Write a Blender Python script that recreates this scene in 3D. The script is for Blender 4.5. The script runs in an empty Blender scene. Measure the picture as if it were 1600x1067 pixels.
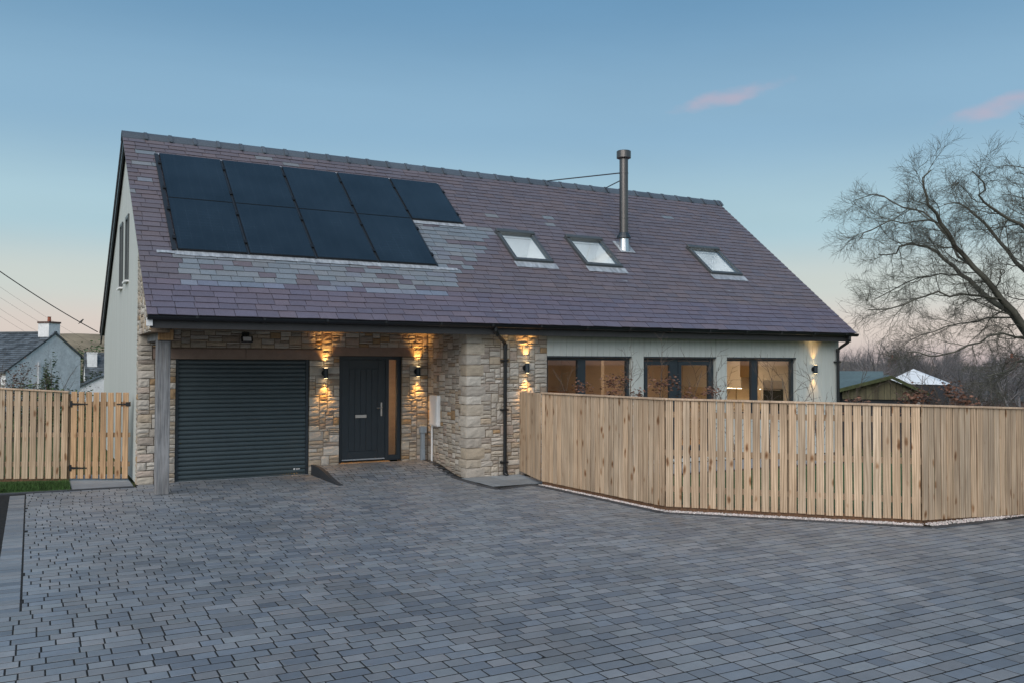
import bpy, math, random
import numpy as np
from mathutils import Matrix, Vector
R = math.radians
random.seed(7); rng = np.random.default_rng(7)
scene = bpy.context.scene
C = scene.collection

# ------------------------------------------------------------------ camera
CAM = (-1.579, -16.010, 2.039)
cd = bpy.data.cameras.new('camera'); cam = bpy.data.objects.new('camera', cd); C.objects.link(cam)
cd.sensor_width = 36.0; cd.lens = 30.94; cd.clip_start = 0.05; cd.clip_end = 6000
cam.matrix_world = (Matrix.Translation(CAM) @ Matrix.Rotation(R(-28.658), 4, 'Z')
                    @ Matrix.Rotation(R(90 + 1.437), 4, 'X') @ Matrix.Rotation(R(0.138), 4, 'Z'))
scene.camera = cam

# ------------------------------------------------------------------ sky, sun, exposure
SUN_AZ = R(227)      # compass-like angle of the sun, measured from +Y towards +X (behind and left of the camera)
SUN_EL = R(42)
world = bpy.data.worlds.new('World'); scene.world = world; world.use_nodes = True
wt = world.node_tree; wn = wt.nodes; wl = wt.links
wn.clear()
w_out = wn.new('ShaderNodeOutputWorld'); w_bg = wn.new('ShaderNodeBackground')
w_sky = wn.new('ShaderNodeTexSky'); w_sky.sky_type = 'NISHITA'; w_sky.sun_disc = False
w_sky.sun_elevation = SUN_EL; w_sky.sun_rotation = SUN_AZ
w_sky.air_density = 1.0; w_sky.dust_density = 1.0; w_sky.ozone_density = 2.5
w_tc = wn.new('ShaderNodeTexCoord'); w_sep = wn.new('ShaderNodeSeparateXYZ')
wl.new(w_tc.outputs['Generated'], w_sep.inputs[0])
# twilight colours by height above the horizon, the same all round
w_ramp = wn.new('ShaderNodeValToRGB'); cr = w_ramp.color_ramp; cr.interpolation = 'EASE'
def srgb(r, g, b):
    f = lambda c: (c/255/12.92) if c/255 <= .04045 else ((c/255+.055)/1.055)**2.4
    return (f(r), f(g), f(b), 1)
stops = [(0.0, srgb(190, 174, 174)), (0.035, srgb(205, 192, 184)), (0.085, srgb(190, 196, 190)), (0.15, srgb(161, 189, 198)),
         (0.26, srgb(131, 167, 191)), (0.40, srgb(99, 141, 173)), (1.0, srgb(68, 108, 144))]
cr.elements[0].position, cr.elements[0].color = stops[0]
cr.elements[1].position, cr.elements[1].color = stops[-1]
for p_, c_ in stops[1:-1]:
    e_ = cr.elements.new(p_); e_.color = c_
wl.new(w_sep.outputs['Z'], w_ramp.inputs[0])
# two small pink clouds, far off to the right of the roof
def cloud(az, el, su, sv, tilt, seed):
    """soft streak: mask of a tilted ellipse round the direction (az, el), broken up by noise"""
    d = Vector((math.sin(az)*math.cos(el), math.cos(az)*math.cos(el), math.sin(el)))
    u = Vector((math.cos(az), -math.sin(az), 0)); v = d.cross(u) * -1
    u2 = u*math.cos(tilt) + v*math.sin(tilt); v2 = v*math.cos(tilt) - u*math.sin(tilt)
    def dot(vec):
        n = wn.new('ShaderNodeVectorMath'); n.operation = 'DOT_PRODUCT'; n.inputs[1].default_value = vec
        wl.new(w_tc.outputs['Generated'], n.inputs[0]); return n.outputs['Value']
    def m(op, a, b=None):
        n = wn.new('ShaderNodeMath'); n.operation = op
        for i, x in enumerate((a, b)):
            if x is None: continue
            if isinstance(x, (int, float)): n.inputs[i].default_value = x
            else: wl.new(x, n.inputs[i])
        return n.outputs[0]
    nz = wn.new('ShaderNodeTexNoise'); nz.inputs['Scale'].default_value = 26; nz.inputs['Detail'].default_value = 5
    mp = wn.new('ShaderNodeMapping'); mp.inputs['Location'].default_value = (seed, seed, 0); mp.inputs['Scale'].default_value = (1, 1, 2.5)
    wl.new(w_tc.outputs['Generated'], mp.inputs[0]); wl.new(mp.outputs[0], nz.inputs['Vector'])
    a = m('DIVIDE', dot(u2), su); b = m('DIVIDE', dot(v2), sv)
    r2 = m('ADD', m('MULTIPLY', a, a), m('MULTIPLY', b, b))
    r2 = m('ADD', r2, m('MULTIPLY', m('SUBTRACT', nz.outputs['Fac'], .5), 2.6))
    mk = wn.new('ShaderNodeMapRange'); mk.interpolation_type = 'SMOOTHSTEP'
    mk.inputs['From Min'].default_value = 1.15; mk.inputs['From Max'].default_value = -0.5
    wl.new(r2, mk.inputs['Value'])
    front = m('GREATER_THAN', dot(d), 0.5)
    return m('MULTIPLY', m('MULTIPLY', mk.outputs[0], front), 0.48)
def pix_dir(u, v):
    a = R(28.658) + math.atan2(u-800, 1375.2); return a, R(1.437) + math.atan2(533.5-v, math.hypot(1375.2, u-800))
cl1 = cloud(*pix_dir(1143, 151), .066, .011, R(11), 3.1)
cl2 = cloud(*pix_dir(1566, 171), .055, .012, R(9), 8.4)
w_mix = wn.new('ShaderNodeMix'); w_mix.data_type = 'RGBA'; w_mix.inputs[0].default_value = 0.12
w_k = wn.new('ShaderNodeVectorMath'); w_k.operation = 'SCALE'; w_k.inputs['Scale'].default_value = 0.07
wl.new(w_sky.outputs[0], w_k.inputs[0])
wl.new(w_ramp.outputs[0], w_mix.inputs[6]); wl.new(w_k.outputs[0], w_mix.inputs[7])
last = w_mix.outputs[2]
w_n = wn.new('ShaderNodeTexNoise'); w_n.inputs['Scale'].default_value = 2.2; w_n.inputs['Detail'].default_value = 5; w_n.inputs['Distortion'].default_value = .6
w_mp = wn.new('ShaderNodeMapping'); w_mp.inputs['Scale'].default_value = (1, 1, 4.5); wl.new(w_tc.outputs['Generated'], w_mp.inputs[0]); wl.new(w_mp.outputs[0], w_n.inputs['Vector'])
w_nr = wn.new('ShaderNodeMapRange'); w_nr.inputs['From Min'].default_value = .3; w_nr.inputs['From Max'].default_value = .75; w_nr.inputs['To Min'].default_value = .965; w_nr.inputs['To Max'].default_value = 1.045
wl.new(w_n.outputs['Fac'], w_nr.inputs['Value'])
w_u = wn.new('ShaderNodeVectorMath'); w_u.operation = 'SCALE'; wl.new(last, w_u.inputs[0]); wl.new(w_nr.outputs[0], w_u.inputs['Scale']); last = w_u.outputs[0]
for cl in (cl1, cl2):
    mx = wn.new('ShaderNodeMix'); mx.data_type = 'RGBA'; wl.new(cl, mx.inputs[0]); wl.new(last, mx.inputs[6])
    mx.inputs[7].default_value = srgb(186, 161, 172); last = mx.outputs[2]
wl.new(last, w_bg.inputs['Color']); w_bg.inputs['Strength'].default_value = 0.42
wl.new(w_bg.outputs[0], w_out.inputs['Surface'])

sd = bpy.data.lights.new('sun', 'SUN'); sd.energy = 1.05; sd.angle = R(65); sd.color = (1.0, 0.93, 0.86)
sun = bpy.data.objects.new('sun', sd); C.objects.link(sun)
sun.rotation_euler = Vector((math.sin(SUN_AZ)*math.cos(SUN_EL), math.cos(SUN_AZ)*math.cos(SUN_EL), math.sin(SUN_EL))).to_track_quat('Z', 'Y').to_euler()
vs = scene.view_settings; vs.view_transform = 'Standard'; vs.look = 'None'; vs.gamma = 1.0; vs.use_curve_mapping = False
vs.exposure = 1.55

# ------------------------------------------------------------------ helpers
def tag(o, label=None, cat=None, group=None, kind=None):
    if label: o['label'] = label
    if cat: o['category'] = cat
    if group: o['group'] = group
    if kind: o['kind'] = kind
    return o
WL = {}
def empty(name, loc=(0, 0, 0), label=None, cat=None, group=None, parent=None):
    o = bpy.data.objects.new(name, None); C.objects.link(o); o.empty_display_size = .2
    base = WL[parent.name] if parent else np.zeros(3)
    o.location = np.array(loc, float) - base; o.parent = parent; WL[o.name] = np.array(loc, float)
    return tag(o, label, cat, group)
class MB:
    """collects shapes in world coordinates; build() links them as one mesh object"""
    def __init__(s): s.v = []; s.f = []; s.t = []; s.n = 0
    def add(s, verts, faces, tint=(1, 1, 1)):
        verts = np.asarray(verts, float).reshape(-1, 3)
        s.v.append(verts); n = s.n
        s.f.extend([tuple(i+n for i in f) for f in faces]); s.n += len(verts)
        s.t.append(np.tile(np.array(tint, float), (len(verts), 1)))
        return s
    def box(s, x0, x1, y0, y1, z0, z1, tint=(1, 1, 1), bev=0.0):
        if bev <= 0:
            v = [(x, y, z) for x in (x0, x1) for y in (y0, y1) for z in (z0, z1)]
            return s.add(v, BOXF, tint)
        b = min(bev, (x1-x0)*.45, (y1-y0)*.45, (z1-z0)*.45)
        c = np.array([(x0+x1)/2, (y0+y1)/2, (z0+z1)/2]); h = np.array([(x1-x0)/2, (y1-y0)/2, (z1-z0)/2])
        return s.add(c + BBV_S*(h-b) + BBV_B*b, BBF, tint)
    def obox(s, c, ax, ay, az, tint=(1, 1, 1), bev=0.0):
        """box with half-axis vectors"""
        c = np.array(c, float); A = np.array([ax, ay, az], float)
        if bev <= 0:
            v = [c + i*A[0] + j*A[1] + k*A[2] for i in (-1, 1) for j in (-1, 1) for k in (-1, 1)]
            return s.add(v, BOXF, tint)
        ln = np.linalg.norm(A, axis=1); b = np.minimum(bev, ln*.45)
        U = A / ln[:, None]
        loc = BBV_S*(ln-b) + BBV_B*b
        return s.add(c + loc @ U, BBF, tint)
    def tube(s, pts, rad, n=8, tint=(1, 1, 1), caps=True):
        pts = np.asarray(pts, float); k = len(pts)
        rad = np.full(k, rad, float) if np.isscalar(rad) else np.asarray(rad, float)
        T = np.gradient(pts, axis=0); T /= np.linalg.norm(T, axis=1)[:, None] + 1e-12
        ref = np.array([0, 0, 1.]) if abs(T[0][2]) < .9 else np.array([1., 0, 0])
        a = np.arange(n)*2*np.pi/n; ca, sa = np.cos(a), np.sin(a)
        N = np.cross(T, ref); N /= np.linalg.norm(N, axis=1)[:, None] + 1e-12
        B = np.cross(T, N)
        ring = pts[:, None, :] + rad[:, None, None]*(N[:, None, :]*ca[None, :, None] + B[:, None, :]*sa[None, :, None])
        f = [(i*n+j, i*n+(j+1) % n, (i+1)*n+(j+1) % n, (i+1)*n+j) for i in range(k-1) for j in range(n)]
        if caps: f += [tuple(range(n-1, -1, -1)), tuple((k-1)*n+j for j in range(n))]
        return s.add(ring.reshape(-1, 3), f, tint)
    def cyl(s, c, r, z0, z1, n=16, tint=(1, 1, 1)):
        return s.tube([(c[0], c[1], z0), (c[0], c[1], z1)], r, n, tint)
    def prism(s, poly, y0, y1, axis='y', tint=(1, 1, 1)):
        """poly of (a,b) extruded along axis: 'y' -> (a,.,b); 'x' -> (.,a,b); 'z' -> (a,b,.)"""
        def P(a, b, t): return {'y': (a, t, b), 'x': (t, a, b), 'z': (a, b, t)}[axis]
        n = len(poly); v = [P(a, b, y0) for a, b in poly] + [P(a, b, y1) for a, b in poly]
        f = [tuple(range(n)), tuple(range(2*n-1, n-1, -1))] + [(i, i+n, (i+1) % n+n, (i+1) % n) for i in range(n)]
        return s.add(v, f, tint)
    def build(s, name, mat, parent=None, smooth=False, origin=None):
        V = np.concatenate(s.v); T = np.concatenate(s.t)
        lo, hi = V.min(0), V.max(0)
        o0 = np.array(origin, float) if origin is not None else np.array([(lo[0]+hi[0])/2, (lo[1]+hi[1])/2, lo[2]])
        me = bpy.data.meshes.new(name)
        me.from_pydata((V-o0).tolist(), [], s.f)
        at = me.attributes.new('tint', 'FLOAT_COLOR', 'POINT')
        at.data.foreach_set('color', np.concatenate([T, np.ones((len(T), 1))], 1).astype(np.float32).ravel())
        if smooth: me.shade_smooth()
        me.materials.append(mat)
        o = bpy.data.objects.new(name, me); C.objects.link(o)
        base = WL[parent.name] if parent else np.zeros(3)
        o.location = o0 - base; o.parent = parent; WL[o.name] = o0
        return o
BOXF = [(0, 1, 3, 2), (4, 6, 7, 5), (0, 4, 5, 1), (2, 3, 7, 6), (0, 2, 6, 4), (1, 5, 7, 3)]
def _bb():
    # bevelled box: 24 verts = each of the 8 corners x 3 faces
    S = []; B = []; idx = {}
    for i in (-1, 1):
        for j in (-1, 1):
            for k in (-1, 1):
                for a in range(3):
                    idx[(i, j, k, a)] = len(S); S.append((i, j, k))
                    b = [0, 0, 0]; b[a] = (i, j, k)[a]; B.append(b)
    F = []
    for a in range(3):
        b, c = (a+1) % 3, (a+2) % 3
        for sgn in (-1, 1):
            q = []
            for (p, r) in ((-1, -1), (1, -1), (1, 1), (-1, 1)):
                t = [0, 0, 0]; t[a] = sgn; t[b] = p; t[c] = r; q.append(idx[(*t, a)])
            F.append(tuple(q if sgn > 0 else q[::-1]))
    for a in range(3):          # edges along axis a
        b, c = (a+1) % 3, (a+2) % 3
        for p in (-1, 1):
            for r in (-1, 1):
                t0 = [0, 0, 0]; t0[a] = -1; t0[b] = p; t0[c] = r; t1 = list(t0); t1[a] = 1
                q = (idx[(*t0, b)], idx[(*t1, b)], idx[(*t1, c)], idx[(*t0, c)])
                F.append(q if p*r > 0 else q[::-1])
    for i in (-1, 1):
        for j in (-1, 1):
            for k in (-1, 1):
                q = (idx[(i, j, k, 0)], idx[(i, j, k, 1)], idx[(i, j, k, 2)])
                F.append(q if i*j*k > 0 else q[::-1])
    return np.array(S, float), np.array(B, float), F
BBV_S, BBV_B, BBF = _bb()
def one(name, mat, parent, **k):
    m = MB(); m.box(*k.pop('b'), **k); return m.build(name, mat, parent)

# ------------------------------------------------------------------ materials
def new_mat(name):
    m = bpy.data.materials.new(name); m.use_nodes = True
    nt = m.node_tree; return m, nt.nodes, nt.links, nt.nodes['Principled BSDF']
def noise(n, l, vec, scale, detail=4, rough=.55):
    t = n.new('ShaderNodeTexNoise'); t.inputs['Scale'].default_value = scale; t.inputs['Detail'].default_value = detail
    t.inputs['Roughness'].default_value = rough
    if vec is not None: l.new(vec, t.inputs['Vector'])
    return t.outputs['Fac']
def mapping(n, l, vec, scale=(1, 1, 1), loc=None):
    mp = n.new('ShaderNodeMapping'); mp.inputs['Scale'].default_value = scale; l.new(vec, mp.inputs[0])
    if loc is not None: l.new(loc, mp.inputs['Location'])
    return mp.outputs[0]
def ramp(n, l, fac, stops):
    r = n.new('ShaderNodeValToRGB'); e = r.color_ramp.elements
    e[0].position, e[0].color = stops[0][0], (*stops[0][1], 1); e[1].position, e[1].color = stops[-1][0], (*stops[-1][1], 1)
    for p, c in stops[1:-1]: x = e.new(p); x.color = (*c, 1)
    l.new(fac, r.inputs[0]); return r.outputs[0]
def mul(n, l, a, b, fac=1.0):
    m = n.new('ShaderNodeMix'); m.data_type = 'RGBA'; m.blend_type = 'MULTIPLY'; m.inputs[0].default_value = fac
    l.new(a, m.inputs[6]); l.new(b, m.inputs[7]); return m.outputs[2]
def bump(n, l, bs, h, strength, dist):
    b = n.new('ShaderNodeBump'); b.inputs['Strength'].default_value = strength; b.inputs['Distance'].default_value = dist
    l.new(h, b.inputs['Height']); l.new(b.outputs[0], bs.inputs['Normal'])
def surf(name, col, rough=.7, var=.25, scale=6, tint=False, bmp=(0, 0), bscale=None, spec=.5, metal=0, stretch=(1, 1, 1), col2=None, fine=0, fscale=120, broad=0):
    """plain procedural surface in world coordinates: colour broken up by noise, optional tint and relief"""
    m, n, l, bs = new_mat(name)
    g = n.new('ShaderNodeNewGeometry'); vec = mapping(n, l, g.outputs['Position'], stretch)
    f = noise(n, l, vec, scale, 6)
    c = np.array(col); lo = c*(1-var); hi = np.array(col2) if col2 else np.minimum(c*(1+var), 1)
    out = ramp(n, l, f, [(.28, tuple(lo)), (.72, tuple(hi))])
    if fine:
        f2 = noise(n, l, vec, fscale, 2)
        out = mul(n, l, out, ramp(n, l, f2, [(.3, (1-fine,)*3), (.7, (1+fine*.5,)*3)]))
    if broad:
        f3 = noise(n, l, mapping(n, l, g.outputs['Position'], (.9, .45, 1)), .8, 5, .6)
        out = mul(n, l, out, ramp(n, l, f3, [(.32, (1-broad,)*3), (.5, (1, 1, 1)), (.7, (1+broad*.6,)*3)]))
    if tint:
        a = n.new('ShaderNodeAttribute'); a.attribute_name = 'tint'; out = mul(n, l, out, a.outputs['Color'])
    l.new(out, bs.inputs['Base Color'])
    bs.inputs['Roughness'].default_value = rough; bs.inputs['Metallic'].default_value = metal
    bs.inputs['Specular IOR Level'].default_value = spec
    if bmp[0]:
        bump(n, l, bs, noise(n, l, vec, bscale or scale*6, 5, .65), bmp[0], bmp[1])
    return m
def wood(name, dark, light, knots=True, rough=.7, tint=True, grain=1.0):
    """sawn timber, grain running along local z of each board; every board its own stretch of grain"""
    m, n, l, bs = new_mat(name)
    tc = n.new('ShaderNodeTexCoord'); oi = n.new('ShaderNodeObjectInfo')
    off = n.new('ShaderNodeVectorMath'); off.operation = 'SCALE'; off.inputs[0].default_value = (17, 31, 53)
    l.new(oi.outputs['Random'], off.inputs['Scale'])
    base = n.new('ShaderNodeVectorMath'); base.operation = 'ADD'
    l.new(tc.outputs['Object'], base.inputs[0]); l.new(off.outputs[0], base.inputs[1])
    v1 = mapping(n, l, base.outputs[0], (14*grain, 14*grain, .9))
    f1 = noise(n, l, v1, 3.0, 6, .6)
    col = ramp(n, l, f1, [(.3, dark), (.5, tuple((np.array(dark)+np.array(light))/2)), (.7, light)])
    f2 = noise(n, l, mapping(n, l, base.outputs[0], (2, 2, .8)), 1.6, 3)
    col = mul(n, l, col, ramp(n, l, f2, [(.3, (.72, .70, .68)), (.7, (1.15, 1.12, 1.08))]))
    # long dark streaks
    f4 = noise(n, l, mapping(n, l, base.outputs[0], (45*grain, 45*grain, .7)), 2.0, 3)
    col = mul(n, l, col, ramp(n, l, f4, [(.34, (.80, .75, .70)), (.48, (1, 1, 1))]))
    if knots:
        wv = n.new('ShaderNodeTexWave'); wv.inputs['Scale'].default_value = 1.1; wv.inputs['Distortion'].default_value = 9; wv.inputs['Detail'].default_value = 2; wv.inputs['Detail Scale'].default_value = .8
        l.new(mapping(n, l, base.outputs[0], (9, 3, 1.1)), wv.inputs['Vector'])
        col = mul(n, l, col, ramp(n, l, wv.outputs['Fac'], [(.0, (.80, .76, .72)), (.55, (1.02, 1.02, 1.02)), (1.0, (1.16, 1.15, 1.13))]))
        vo = n.new('ShaderNodeTexVoronoi'); vo.inputs['Scale'].default_value = 1.0
        wob = n.new('ShaderNodeTexNoise'); wob.inputs['Scale'].default_value = 12; l.new(base.outputs[0], wob.inputs['Vector'])
        ad = n.new('ShaderNodeVectorMath'); ad.operation = 'MULTIPLY_ADD'; ad.inputs[1].default_value = (.25, .25, .25)
        l.new(wob.outputs['Color'], ad.inputs[0]); l.new(mapping(n, l, base.outputs[0], (7.5, 2, 4.2)), ad.inputs[2])
        l.new(ad.outputs[0], vo.inputs['Vector'])
        col = mul(n, l, col, ramp(n, l, vo.outputs['Distance'], [(.05, (.28, .16, .08)), (.13, (.62, .48, .36)), (.22, (1, 1, 1))]))
    if tint:
        a = n.new('ShaderNodeObjectInfo'); col = mul(n, l, col, a.outputs['Color'])
    l.new(col, bs.inputs['Base Color']); bs.inputs['Roughness'].default_value = rough
    bump(n, l, bs, f1, .35, .004)
    return m
M = {}
M['slate'] = surf('slate', (1, 1, 1), .46, .09, 9, tint=True, bmp=(.5, .004), bscale=26, fine=.22, fscale=60, stretch=(1, 1, 1))
M['slate_far'] = surf('old_slate', (.085, .1, .11), .6, .45, 2.2, tint=True, stretch=(1, 1, 3), fine=.3, fscale=9)
M['stone'] = surf('sandstone', (1, 1, 1), .9, .18, 11, tint=True, bmp=(.65, .007), bscale=50, spec=.2, fine=.25, fscale=150)
M['mortar'] = surf('mortar', (.185, .145, .11), .95, .25, 30, bmp=(.4, .004), spec=.15)
M['lintel'] = surf('lintel_stone', (.27, .20, .165), .85, .12, 7, bmp=(.25, .004), bscale=80, spec=.25, fine=.15)
M['paver'] = surf('block_paving', (1, 1, 1), .42, .17, 14, tint=True, bmp=(.45, .004), bscale=90, spec=.6, fine=.25, fscale=220, broad=.2)
M['joint'] = surf('joint_sand', (.024, .025, .026), .95, .4, 20, spec=.1)
M['charcoal_block'] = surf('charcoal_block', (.034, .039, .047), .6, .25, 20, tint=True, bmp=(.3, .003), bscale=120)
M['tarmac'] = surf('tarmac', (.045, .052, .066), .75, .3, 30, bmp=(.7, .006), bscale=170, fine=.4, fscale=220)
M['slab'] = surf('paving_slab', (.20, .225, .25), .6, .14, 6, tint=True, bmp=(.25, .003), bscale=60)
M['gravel'] = surf('gravel', (.44, .40, .385), .85, .3, 60, tint=True)
M['grass'] = surf('grass', (.034, .078, .018), .7, .45, 4, tint=True, spec=.3)
M['field'] = surf('field', (.06, .09, .03), .95, .4, .35, col2=(.13, .13, .055), spec=.1, fine=.35, fscale=5)
M['hill'] = surf('hill_field', (.25, .21, .15), 1, .3, .02, col2=(.36, .29, .20), spec=.05, fine=.25, fscale=.12, stretch=(1, .3, 1))
M['green_board'] = surf('sage_paint', (.50, .528, .505), .55, .05, 3, tint=True, stretch=(6, 6, .5), bmp=(.12, .002), bscale=30)
M['anthracite'] = surf('anthracite', (.020, .030, .040), .42, .1, 5, bmp=(.04, .001), bscale=300)
M['roller'] = surf('roller_slat', (.055, .076, .085), .32, .08, 4, bmp=(.05, .001), bscale=300)
M['black_plastic'] = surf('black_plastic', (.008, .010, .013), .32, .1, 5)
M['fascia'] = surf('fascia', (.035, .034, .036), .6, .15, 4)
M['soffit'] = surf('porch_boards', (.16, .115, .08), .7, .2, 5, stretch=(.4, 6, 6))
M['panel_glass'] = surf('solar_cells', (.010, .020, .032), .2, .15, 3, stretch=(1, 30, 30), spec=.5)
def cells():
    m, n, l, bs = new_mat('solar_cells'); g = n.new('ShaderNodeNewGeometry'); sp = n.new('ShaderNodeSeparateXYZ'); l.new(g.outputs['Position'], sp.inputs[0])
    def mth(op, a, b): 
        q = n.new('ShaderNodeMath'); q.operation = op; l.new(a, q.inputs[0]); q.inputs[1].default_value = b; return q.outputs[0]
    lx = mth('LESS_THAN', mth('FRACT', mth('DIVIDE', sp.outputs['X'], .186), 0), .035); lz = mth('LESS_THAN', mth('FRACT', mth('DIVIDE', sp.outputs['Z'], .0585), 0), .05)
    mx = n.new('ShaderNodeMath'); mx.operation = 'MAXIMUM'; l.new(lx, mx.inputs[0]); l.new(lz, mx.inputs[1])
    c = ramp(n, l, mx.outputs[0], [(0, (.013, .021, .030)), (1, (.020, .030, .042))])
    f = noise(n, l, g.outputs['Position'], 1.2, 3); c = mul(n, l, c, ramp(n, l, f, [(.3, (.8,)*3), (.7, (1.25,)*3)]))
    l.new(c, bs.inputs['Base Color']); bs.inputs['Roughness'].default_value = .17; return m
M['panel_glass'] = cells()
M['panel_frame'] = surf('panel_frame', (.006, .007, .009), .4, .1, 5)
M['clamp'] = surf('clamp', (.003, .003, .004), .5, .1, 5)
M['rail'] = surf('rail', (.05, .055, .06), .35, .1, 5, metal=.6)
M['lead'] = surf('lead_flashing', (.30, .33, .37), .5, .3, 9, col2=(.5, .54, .58), metal=.25, stretch=(2, .6, .6))
M['skylight_frame'] = surf('skylight_frame', (.085, .095, .10), .4, .08, 5, metal=.3)
M['blind'] = surf('white_blind', (.72, .74, .76), .9, .05, 2)
M['steel'] = surf('flue_steel', (.15, .14, .135), .36, .12, 4, metal=.9, stretch=(8, 8, .3))
M['steel_bright'] = surf('bright_steel', (.62, .62, .62), .28, .08, 8, metal=.9)
M['white_plastic'] = surf('white_plastic', (.78, .79, .80), .4, .03, 4)
M['grey_plastic'] = surf('grey_plastic', (.29, .34, .39), .5, .05, 4)
M['oak_new'] = wood('fresh_oak', (.30, .17, .075), (.52, .33, .17), knots=False, tint=False)
M['oak_grey'] = wood('weathered_oak', (.12, .13, .145), (.30, .31, .33), knots=False, tint=False, rough=.85)
M['fence'] = wood('fence_board', (.39, .295, .205), (.60, .475, .355))
M['gate_wood'] = wood('gate_board', (.34, .22, .125), (.54, .38, .235))
M['rail_wood'] = wood('cap_rail', (.40, .30, .21), (.58, .46, .35), knots=False)
M['kick_wood'] = wood('kick_board', (.09, .045, .022), (.17, .09, .045), knots=False)
M['render_white'] = surf('whitewash', (.76, .77, .78), .9, .16, 1.3, fine=.12, fscale=6)
M['terracotta'] = surf('terracotta', (.30, .09, .05), .8, .2, 3)
M['bark'] = surf('beech_bark', (.085, .078, .070), .85, .35, 5, col2=(.12, .122, .098), spec=.2)
M['hazed_bark'] = surf('hazed_twigs', (.175, .168, .175), .95, .25, .4, spec=.1, tint=True)  # lightened and greyed: distance haze is put into the bark colour
M['twig'] = surf('sapling_twig', (.10, .075, .06), .8, .3, 10)
M['beech_leaf'] = surf('dry_beech_leaf', (.125, .068, .048), .7, .35, 20, tint=True)
M['ivy'] = surf('ivy_leaf', (.04, .075, .028), .6, .35, 3, tint=True)
M['moss_timber'] = surf('mossy_timber', (.15, .13, .095), .9, .4, 2, col2=(.21, .195, .12), stretch=(4, 4, .6))
M['moss'] = surf('moss', (.075, .09, .04), .95, .4, 6)
M['shed_roof'] = surf('green_felt', (.10, .145, .15), .85, .15, 1, fine=.15, fscale=8)
M['dark_timber'] = surf('dark_timber', (.03, .034, .042), .8, .2, 3)
M['white_sheet'] = surf('white_sheet', (.66, .70, .74), .6, .08, 1.5)
M['brick_far'] = surf('far_brick', (.12, .075, .065), .9, .25, 3)
M['blue_roof'] = surf('blue_roof', (.14, .18, .25), .6, .15, 2)
M['wire'] = surf('wire', (.018, .018, .02), .6, .1, 5)
M['plaster'] = surf('plaster_wall', (.50, .385, .30), .85, .05, 2)
M['white_wall'] = surf('white_wall', (.68, .62, .54), .85, .04, 2)
M['cabinet'] = surf('cream_cabinet', (.62, .52, .40), .5, .03, 2)
M['oak_floor'] = surf('oak_furniture', (.36, .19, .085), .55, .2, 3, stretch=(1, 1, 8))
M['hall'] = surf('hall_paint', (.58, .42, .29), .8, .12, 3, stretch=(1, 1, 5))
M['worktop'] = surf('worktop', (.55, .42, .28), .4, .1, 8)
M['oven_glass'] = surf('oven_glass', (.012, .012, .014), .15, .1, 3)
M['brass'] = surf('brass', (.5, .33, .15), .3, .1, 5, metal=.9)
def emit(name, col, s):
    m, n, l, bs = new_mat(name)
    bs.inputs['Base Color'].default_value = (*col, 1); bs.inputs['Emission Color'].default_value = (*col, 1)
    bs.inputs['Emission Strength'].default_value = s; return m
M['lamp_glow'] = emit('lamp_glow', (1, .72, .38), 6)
M['led'] = emit('led_strip', (1, .80, .5), 2.2)
def glass_mat(name, tint=(.95, .97, .97), rough=0.02, base=.0):
    m, n, l, bs = new_mat(name); n.remove(bs)
    tr = n.new('ShaderNodeBsdfTransparent'); tr.inputs['Color'].default_value = (*tint, 1)
    gl = n.new('ShaderNodeBsdfGlossy'); gl.inputs['Roughness'].default_value = rough
    fr = n.new('ShaderNodeLayerWeight'); fr.inputs['Blend'].default_value = .5
    pw = n.new('ShaderNodeMath'); pw.operation = 'POWER'; pw.inputs[1].default_value = 4.0; l.new(fr.outputs['Facing'], pw.inputs[0])
    ma = n.new('ShaderNodeMath'); ma.operation = 'MULTIPLY_ADD'; ma.inputs[1].default_value = .8; ma.inputs[2].default_value = base+.05
    ma.use_clamp = True
    mx = n.new('ShaderNodeMixShader'); l.new(pw.outputs[0], ma.inputs[0]); l.new(ma.outputs[0], mx.inputs[0])
    l.new(tr.outputs[0], mx.inputs[1]); l.new(gl.outputs[0], mx.inputs[2])
    l.new(mx.outputs[0], n['Material Output'].inputs['Surface']); return m
M['glass'] = glass_mat('window_glass')
M['frosted'] = glass_mat('obscured_glass', (.9, .86, .8), .12, .02)

# ------------------------------------------------------------------ the lie of the land
def ss(a, b, t):
    t = np.clip((t-a)/(b-a), 0, 1); return t*t*(3-2*t)
def zg(x, y):
    d = np.hypot(np.maximum(x-14.9, 0), np.maximum(y-8.5, 0))
    return -1.25*ss(0, 13, d) - 1.6*ss(20, 110, np.maximum(x-15, 0)) - .4*ss(20, 80, np.maximum(y-9, 0))
def ramp_z(x, y):
    """paving level: flat drive with the raised ramp up to the front door"""
    if x < 2.99 or y < -1.72: return 0.0
    t = min((y+1.72)/1.42, 1.0); return .165*t*t*(3-2*t)
def axis_pts(lo, hi, near):
    a = list(np.arange(-30, 40.1, near)); d = near
    while a[-1] < hi: d *= 1.25; a.append(a[-1]+d)
    d = near
    while a[0] > lo: d *= 1.25; a.insert(0, a[0]-d)
    return np.array(a)
xs, ys = axis_pts(-3200, 3200, 2.0), axis_pts(-3200, 3200, 2.0)
GX, GY = np.meshgrid(xs, ys, indexing='ij'); GZ = zg(GX, GY) - .03
nx, ny = len(xs), len(ys)
g = MB(); g.add(np.stack([GX, GY, GZ], -1).reshape(-1, 3), [(i*ny+j, (i+1)*ny+j, (i+1)*ny+j+1, i*ny+j+1) for i in range(nx-1) for j in range(ny-1)])
tag(g.build('ground', M['field'], smooth=True), kind='structure')
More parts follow.
